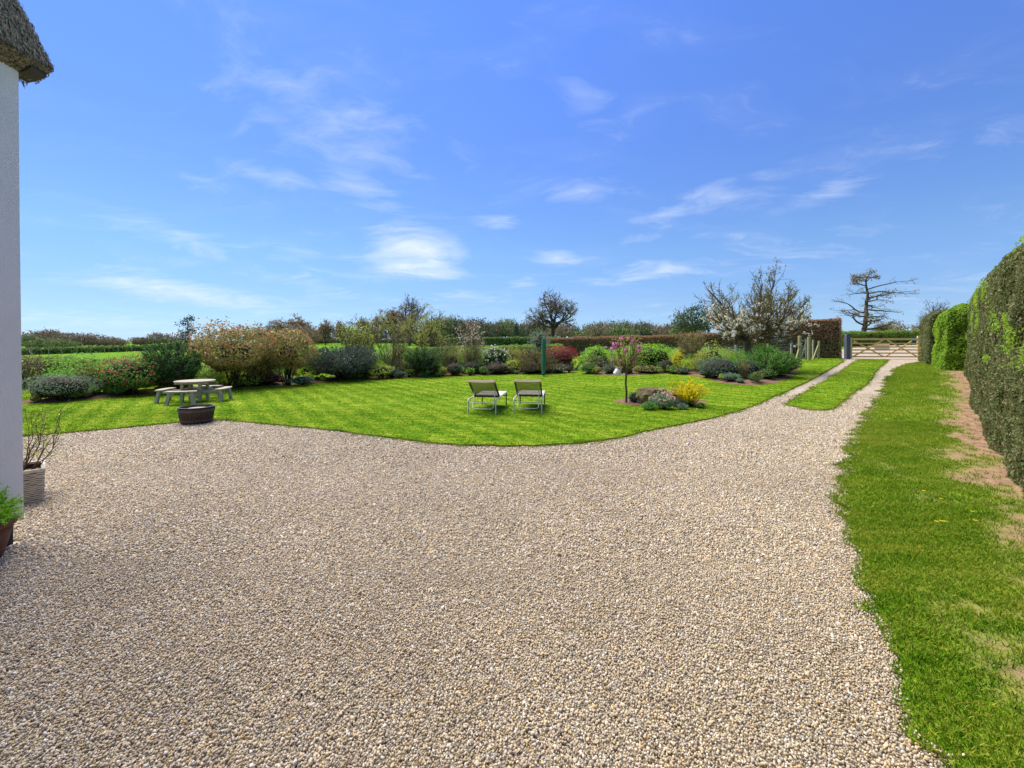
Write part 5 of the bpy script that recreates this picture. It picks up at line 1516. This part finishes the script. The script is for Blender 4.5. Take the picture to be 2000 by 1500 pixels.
# wire fence behind the right bed
fr = [at(1147, 723), at(1225, 720), at(1327, 716.5), at(1385, 714), at(1437, 712), at(1500, 708.5), at(1545, 706)]
wf = thing('wire_fence', 'stock wire fence with weathered posts between the shrubs and the beech hedge', 'fence', fr[0])
for i, q in enumerate(fr[:-1]):
    hh = 1.05 if i else 1.12
    Geo().tube([q - fr[0] + Vector((0, 0, -.1)), q - fr[0] + Vector((.01, 0, hh))], .065 if i else .11, 8).build('post', M['timber_grey'] if i else M['timber_mossy'], wf)
G = Geo(); S = []
for z in (.1, .22, .34, .46, .58, .70, .82, .95):
    for a, b in zip(fr[:-1], fr[1:]):
        S.append([*(a - fr[0] + Vector((0, 0, z))), *(b - fr[0] + Vector((0, 0, z))), .004, .004])
for a, b in zip(fr[:-1], fr[1:]):
    k = int((b - a).length / .18)
    for j in range(k):
        q = a + (b - a) * (j / k) - fr[0]
        S.append([*(q + Vector((0, 0, .1))), *(q + Vector((0, 0, .82))), .003, .003])
Geo().segs(S, 3).build('wire_mesh', M['wire'], wf)['kind'] = 'stuff'
pb = at(1121, 724)
Geo().bar(pb - fr[0] + Vector((0, -.02, -.03)), Vector((-.06, -.03, .72)), .10, .10).build('brace', M['timber_mossy'], wf)

# ------------------------------------------------------------------ covered rotary airer
p = at(1062, 736)
air = thing('rotary_airer', 'rotary clothes airer folded in a green cover on the lawn', 'clothes airer', (p.x, p.y, p.z + .03))
Geo().tube([(0, 0, -.2), (0, 0, .12)], .028, 10).build('ground_pole', M['galv'], air)
G = Geo(); prof = []
rows = 26
V, Fc = [], []
for i in range(rows):
    u = i / (rows - 1); r = .075 + .035 * math.sin(min(1, u * 2.2) * 1.57) - .012 * u
    for k in range(18):
        a = 2 * math.pi * k / 18
        rr_ = r * (1 + .10 * mnoise.noise(Vector((math.cos(a) * 1.6, math.sin(a) * 1.6, u * 9))) + .05 * math.sin(3 * a + u * 4))
        V.append((rr_ * math.cos(a), rr_ * math.sin(a), .06 + 1.60 * u))
for i in range(rows - 1):
    for k in range(18):
        Fc.append((i * 18 + k, i * 18 + (k + 1) % 18, (i + 1) * 18 + (k + 1) % 18, (i + 1) * 18 + k))
G.add(V, Fc); G.add([*V[-18:], (0, 0, 1.675)], [(k, (k + 1) % 18, 18) for k in range(18)])
G.build('cover', M['green_cover'], air, smooth=True)
Geo().lathe([(.083, .05), (.09, .06), (.086, .17), (.06, .18)], 16).build('hem', M['green_metal'], air, smooth=True)
Geo().tube([(0, 0, 1.66), (0, 0, 1.70)], .03, 10).build('top_cap', M['green_metal'], air)

# ------------------------------------------------------------------ sun loungers
def lounger(label, pxl, pyl, pxr, pyr, rz):
    a, b = at(pxl, pyl, .03), at(pxr, pyr, .03)
    c = (a + b) / 2
    t = thing('sun_lounger', label, 'sun lounger', (c.x, c.y, c.z + .03), rz, 'sun loungers on the lawn')
    W = .64; hw = W / 2; zs = .33
    al = M['alu']
    # side rails with rear and front legs
    for s in (-1, 1):
        x = s * hw
        Geo().tube([(x, .0, 0), (x, .0, zs - .05), (x, .015, zs - .015), (x, .05, zs), (x, 1.55, zs)], .0155, 8).build('side_rail', al, t, smooth=True)
        Geo().tube([(x, 1.48, 0), (x, 1.48, zs - .014)], .0145, 8).build('leg', M['dark_trim'], t, smooth=True)
    Geo().tube([(-hw, .02, zs - .075), (hw, .02, zs - .075)], .010, 8).build('cross_bar', al, t)
    Geo().tube([(-hw, 1.48, zs - .09), (hw, 1.48, zs - .09)], .011, 8).build('cross_bar', M['dark_trim'], t)
    # back frame: hinged at y=.62, leaning back towards y=-.02
    hy, hz, ty_, tz = .60, zs + .005, -.06, .755
    def bk(x, u, off=0.0):
        d = Vector((0, ty_ - hy, tz - hz)); n_ = Vector((0, d.z, -d.y)).normalized()
        return Vector((x, hy, hz)) + d * u + n_ * off
    bw = hw - .025
    for s in (-1, 1):
        Geo().bar(bk(s * bw, -.02), bk(s * bw, 1.0), .03, .035).build('back_rail', M['dark_trim'], t)
    # head roll: slightly dipped band over the top
    G = Geo(); N_ = 13; V = []
    for i in range(N_):
        x = -bw - .012 + (2 * bw + .024) * i / (N_ - 1); dip = .012 * (1 - (2 * i / (N_ - 1) - 1) ** 2)
        for o_, u_ in ((-.028, .955), (-.028, 1.02), (.03, 1.02), (.03, .955)):
            V.append(bk(x, u_, o_) - Vector((0, 0, dip)))
    Fc = [(i * 4 + k, i * 4 + (k + 1) % 4, (i + 1) * 4 + (k + 1) % 4, (i + 1) * 4 + k) for i in range(N_ - 1) for k in range(4)] + [(0, 1, 2, 3), (4 * N_ - 1, 4 * N_ - 2, 4 * N_ - 3, 4 * N_ - 4)]
    G.add(V, Fc).build('head_band', M['tan_cloth'], t, smooth=False)
    Geo().bar(bk(-bw, .0), bk(bw, .0), .03, .05).build('back_rail', M['dark_trim'], t)
    ns = 25
    for i in range(ns):
        x = -bw + .028 + (2 * bw - .056) * i / (ns - 1)
        Geo().bar(bk(x, .0), bk(x, .97), .0165, .004, up=(0, 1, 0)).build('strap', M['sling'], t)
    for u in (.13, .26, .39):
        Geo().bar(bk(-bw, u, -.006), bk(bw, u, -.006), .010, .003).build('cross_strap', M['sling'], t)
    # folded stand behind the back
    sw = hw - .075
    pts = [bk(-sw, .55, -.03), Vector((-sw, .18, .20)), Vector((-sw, .07, .135)), Vector((-sw + .05, .055, .105)), Vector((sw - .05, .055, .105)), Vector((sw, .07, .135)), Vector((sw, .18, .20)), bk(sw, .55, -.03)]
    pts[0] = bk(-sw, .42, -.028); pts[-1] = bk(sw, .42, -.028)
    Geo().tube(pts, .0115, 8).build('back_stand', al, t, smooth=True)
    # flat seat cloth
    G = Geo()
    G.box((0, (.60 + 1.56) / 2, zs + .012), (W - .035, .95, .016))
    G.build('seat', M['seat_cloth'], t)
    Geo().tube([(-hw, 1.55, zs), (hw, 1.55, zs)], .015, 8).build('cross_bar', al, t)
    return t
lounger('left one of two loungers, standing left of the green-covered airer, seat turned away', 914.5, 809.5, 967.5, 808.5, -.15)
lounger('right one of two loungers, nearest the green-covered airer, seat turned away', 1002.5, 808, 1058.5, 807, -.12)

# ------------------------------------------------------------------ round picnic table with four attached benches
p = at(381, 783, .03)
pt_ = thing('picnic_table', 'round weathered timber picnic table with four attached benches', 'picnic table', (p.x, p.y, p.z + .03), math.radians(12))
pt_.scale = (.79, .79, .79)
tg = M['timber_grey']; Rt = .60
nb_ = 8
for i in range(nb_):                    # planks of the round top
    x0 = -Rt + 2 * Rt * i / nb_ + .004; x1 = -Rt + 2 * Rt * (i + 1) / nb_ - .004
    xs = np.linspace(max(x0, -Rt + .012), min(x1, Rt - .012), 5)
    top_ = [(x, math.sqrt(max(0, Rt * Rt - x * x))) for x in xs]
    poly = top_ + [(x, -y) for x, y in reversed(top_)]
    Geo().prism(poly, 2, .675, .715).build('plank', tg, pt_)
for a in (0, math.pi / 2):
    c_, s_ = math.cos(a), math.sin(a)
    for o_ in (-.20, .20):
        Geo().box((-s_ * o_, c_ * o_, .34 + (.05 if a else 0)), (2.02, .05, .10), rz=a).build('bearer', tg, pt_)
for x, y in ((-.27, -.27), (.27, -.27), (.27, .27), (-.27, .27)):
    Geo().box((x, y, .335), (.085, .085, .67)).build('leg', tg, pt_)
for o_ in (-.27, .27):
    Geo().box((0, o_, .64), (1.0, .06, .065)).build('bearer', tg, pt_)
for k in range(4):
    a = k * math.pi / 2; Rm = Matrix.Rotation(a, 3, 'Z')
    poly = []
    nseg = 8; r0, r1, half = .80, 1.08, .44
    arc1 = [(r1 * 1.0 - .10 * (u ** 2), half * 1.12 * u) for u in np.linspace(-1, 1, nseg)]
    arc0 = [(r0 - .03 * (u ** 2), half * .92 * u) for u in np.linspace(1, -1, nseg)]
    poly = [tuple((Rm @ Vector((x, y, 0)))[:2]) for x, y in arc1 + arc0]
    Geo().prism(poly, 2, .405, .445).build('bench_seat', tg, pt_)
    for s in (-1, 1):
        b0 = Rm @ Vector((.98, s * .40, -.02)); b1 = Rm @ Vector((.93, s * .32, .404))
        Geo().bar(b0, b1, .10, .085, up=Rm @ Vector((1, 0, 0))).build('leg', tg, pt_)
        Geo().bar(Rm @ Vector((.94, s * .34, .24)), Rm @ Vector((.94, s * .17, .40)), .045, .045, up=Rm @ Vector((1, 0, 0))).build('strut', tg, pt_)

# ------------------------------------------------------------------ half barrel planter
p = at(370, 829.5)
bar_ = thing('barrel_planter', 'dark half-barrel planter on the gravel edge below the picnic table', 'planter', (p.x, p.y + .2, p.z - .005))
ns = 26; Rb, Rtp, H = .255, .315, .33
def brad(z): return Rb + (Rtp - Rb) * (z / H) + .014 * math.sin(math.pi * z / H)
for i in range(ns):
    a0, a1 = 2 * math.pi * (i + .035) / ns, 2 * math.pi * (i + .965) / ns
    G = Geo(); V = []
    dr = rng.uniform(-.002, .002)
    for z in (0, H * .5, H + rng.uniform(-.004, .004)):
        for a in (a0, a1):
            for r in (brad(min(z, H)) + dr, brad(min(z, H)) - .022):
                V.append((r * math.cos(a), r * math.sin(a), z))
    Fc = []
    for j in (0, 1):
        q = j * 4
        Fc += [(q, q + 2, q + 6, q + 4), (q + 1, q + 5, q + 7, q + 3), (q, q + 4, q + 5, q + 1), (q + 2, q + 3, q + 7, q + 6)]
    Fc += [(8, 10, 11, 9), (0, 1, 3, 2)]
    G.add(V, Fc).build('stave', M['stave'], bar_)
for z0, z1 in ((.05, .105), (.25, .31)):
    Geo().lathe([(brad(z0) + .001, z0), (brad(z0) + .0075, z0), (brad(z1) + .0075, z1), (brad(z1) + .001, z1)], 40).build('hoop', M['hoop'], bar_, smooth=False)
Geo().lathe([(brad(.1) - .024, .1), (brad(H) - .026, H + .004), (brad(H) + .006, H + .016), (brad(H) - .03, H + .018), (brad(.33) - .03, .33)], 36).build('liner', M['black_liner'], bar_)
Geo().lathe([(brad(.28) - .03, .285), (.15, .315), (.001, .325)], 28).build('compost', M['pale_chips'], bar_)

# ------------------------------------------------------------------ wicker planter with a twiggy shrub, behind the cottage corner
wx1 = -917 / F * 4.62; wy0 = 4.60
wp = thing('wicker_planter', 'square pale woven planter behind the cottage corner', 'planter', (-5.25, 4.56, .0), math.radians(47))
hw_, Hh = .23, .345
G = Geo()
for s_ in range(4):
    rot = Matrix.Rotation(s_ * math.pi / 2, 3, 'Z')
    for j in range(17):
        z = .012 + j * (Hh - .03) / 16
        for c_ in range(10):
            x0 = -hw_ + 2 * hw_ * c_ / 10; bulge = .007 if (c_ + j) % 2 else -.001
            G.bar(rot @ Vector((x0, -hw_ - bulge, z + rng.normal(0, .0015))), rot @ Vector((x0 + 2 * hw_ / 10, -hw_ - bulge + .002, z + rng.normal(0, .0015))), .010, .0125)
w_ = G.build('weave', M['wicker'], wp); w_['kind'] = 'stuff'
G = Geo()
for s_ in range(4):
    rot = Matrix.Rotation(s_ * math.pi / 2, 3, 'Z')
    c = rot @ Vector((0, -hw_ + .012, Hh / 2)); G.box(c, (2 * hw_ - .03, .01, Hh - .02), rz=s_ * math.pi / 2)
G.build('lining', M['wicker_gap'], wp)
for s_ in range(4):
    rot = Matrix.Rotation(s_ * math.pi / 2, 3, 'Z')
    Geo().bar(rot @ Vector((-hw_ - .012, -hw_, Hh)), rot @ Vector((hw_ + .012 - .03, -hw_, Hh)), .032, .026).build('rim', M['wicker'], wp)
Geo().box((0, 0, Hh - .07), (2 * hw_ - .05, 2 * hw_ - .05, .03)).build('compost', M['soil'], wp)
t = thing('potted_shrub', 'spindly bare-branched shrub with few buds growing in the woven planter', 'shrub', (-5.19, 4.60, Hh - .06))
rg = np.random.default_rng(12)
S, tp = [], []
for i in range(13):
    a = rg.uniform(-1.0, 1.9); rad = rg.uniform(.08, .36); Hs = rg.uniform(.35, .72)
    b0 = np.array([rg.normal(0, .05), rg.normal(0, .05), 0]); e = np.array([math.cos(a) * rad, math.sin(a) * rad, Hs])
    pts = [b0 + (e - b0) * u + np.array([math.cos(a), math.sin(a), 0]) * .05 * math.sin(u * 3.1) + rg.normal(0, .010, 3) for u in np.linspace(0, 1, 6)]
    for j in range(5):
        S.append([*pts[j], *pts[j + 1], .0065 - .001 * j, .0055 - .001 * j])
        if j > 0:
            for _ in range(2):
                dv = rg.normal(0, .5, 3) + [math.cos(a) * .4, math.sin(a) * .4, .6]; dv = dv / np.linalg.norm(dv) * rg.uniform(.05, .16)
                S.append([*pts[j + 1], *(pts[j + 1] + dv), .0028, .0016]); tp.append(pts[j + 1] + dv)
tp = np.array(tp)
Geo().segs(S, 5).build('branches', M['bark'], t)
k = rg.integers(0, len(tp), 130); lowk = tp[k]
Geo().leaves(lowk + rg.normal(0, .015, (130, 3)), rg.normal(0, 1, (130, 3)), .028, .5, .5, rg=rg).build('foliage', L['lime'], t)

# ------------------------------------------------------------------ terracotta pot with a green conifer, front left
p = at(-84, 1112)
pot = thing('terracotta_pot', 'dark red-brown ribbed plant pot at the left picture edge', 'plant pot', (p.x, p.y + .12, 0))
Geo().lathe([(.001, .0), (.125, .0), (.14, .03), (.158, .10), (.178, .19), (.19, .245), (.205, .25), (.212, .262), (.212, .283), (.203, .292), (.19, .288), (.182, .25), (.12, .05), (.001, .04)], 40).build('pot', M['terracotta'], pot, smooth=True)
G = Geo()
for z in (.208, .222, .236):
    r_ = .1775 + (z - .19) * .22
    G.lathe([(r_, z - .004), (r_ + .005, z), (r_, z + .004)], 40)
G.build('rib', M['terracotta'], pot, smooth=True)
Geo().lathe([(.186, .262), (.1, .272), (.001, .275)], 24).build('compost', M['soil'], pot)
t = thing('potted_conifer', 'fresh green feathery bush growing in the red-brown pot', 'shrub', (p.x, p.y + .12, .25))
rg = np.random.default_rng(6); S, PP, UU = [], [], []
for _ in range(230):
    d = unit_dirs(1, rg, .0)[0]; rr_ = rg.uniform(.18, .29); e = np.array([d[0] * rr_ * .95, d[1] * rr_ * .95, .03 + d[2] * rr_ * 1.1]); o_ = np.array([d[0] * .05, d[1] * .05, .0])
    mid = (o_ + e) / 2 + [0, 0, .03]
    S.append([*o_, *mid, .004, .003]); S.append([*mid, *e, .003, .0015])
    ax_ = (e - mid) / np.linalg.norm(e - mid)
    for _k in range(38):
        u = rg.uniform(.0, 1.0); PP.append(mid + (e - mid) * u + rg.normal(0, .008, 3)); UU.append(ax_ + rg.normal(0, .55, 3))
Geo().segs(S, 4).build('branches', M['twig_tan'], t)
Geo().leaves(PP, rg.normal(0, 1, (len(PP), 3)), .026, .25, .5, up=np.array(UU) * 2, rg=rg).build('foliage', L['bright'], t)

# ------------------------------------------------------------------ small flowers in the grass
dl = []
for i, (px, py) in enumerate([(1838, 984), (1829, 1030), (1838, 1029), (1845, 1030), (1899, 1010), (1813, 834), (1768, 849), (1786, 712), (1830, 862), (1905, 1028), (1804, 968)]):
    q = at(px, py, .03)
    G = Geo(); k = 12
    for j in range(k):
        a = 6.283 * j / k; G.add([(0, 0, .052), (.011 * math.cos(a - .2), .011 * math.sin(a - .2), .056), (.02 * math.cos(a), .02 * math.sin(a), .057), (.011 * math.cos(a + .2), .011 * math.sin(a + .2), .056)], [(0, 1, 2, 3)])
    t = thing('dandelion', 'small yellow dandelion in the grass of the right verge', 'flower', (q.x, q.y, q.z + .03), rng.uniform(0, 3), 'dandelions in the verge')
    G.build('flower_head', L['yellow'], t); Geo().tube([(0, 0, -.01), (0, 0, .054)], .0018, 5).build('stem', L['mid'], t)
G = Geo(); rg = np.random.default_rng(3)
for c, n_, sx in (((1552, 737), 16, 14), ((1580, 728), 5, 22), ((1612, 728), 4, 5), ((1740, 722), 3, 30), ((1640, 766), 3, 20), ((1390, 800), 2, 30), ((860, 800), 4, 200)):
    for _ in range(n_):
        q = at(c[0] + rg.normal(0, sx), c[1] + rg.normal(0, 3), .03)
        if pip(np.array([q.x]), np.array([q.y]), P_GRAVEL)[0] and not (pip(np.array([q.x]), np.array([q.y]), P_LAWN)[0] or pip(np.array([q.x]), np.array([q.y]), P_STRIP)[0]): continue
        G.lathe([(.016, .0), (.001, .006)], 7, c=(q.x, q.y, q.z + .075))
G.build('daisies', L['white'], kind='stuff')
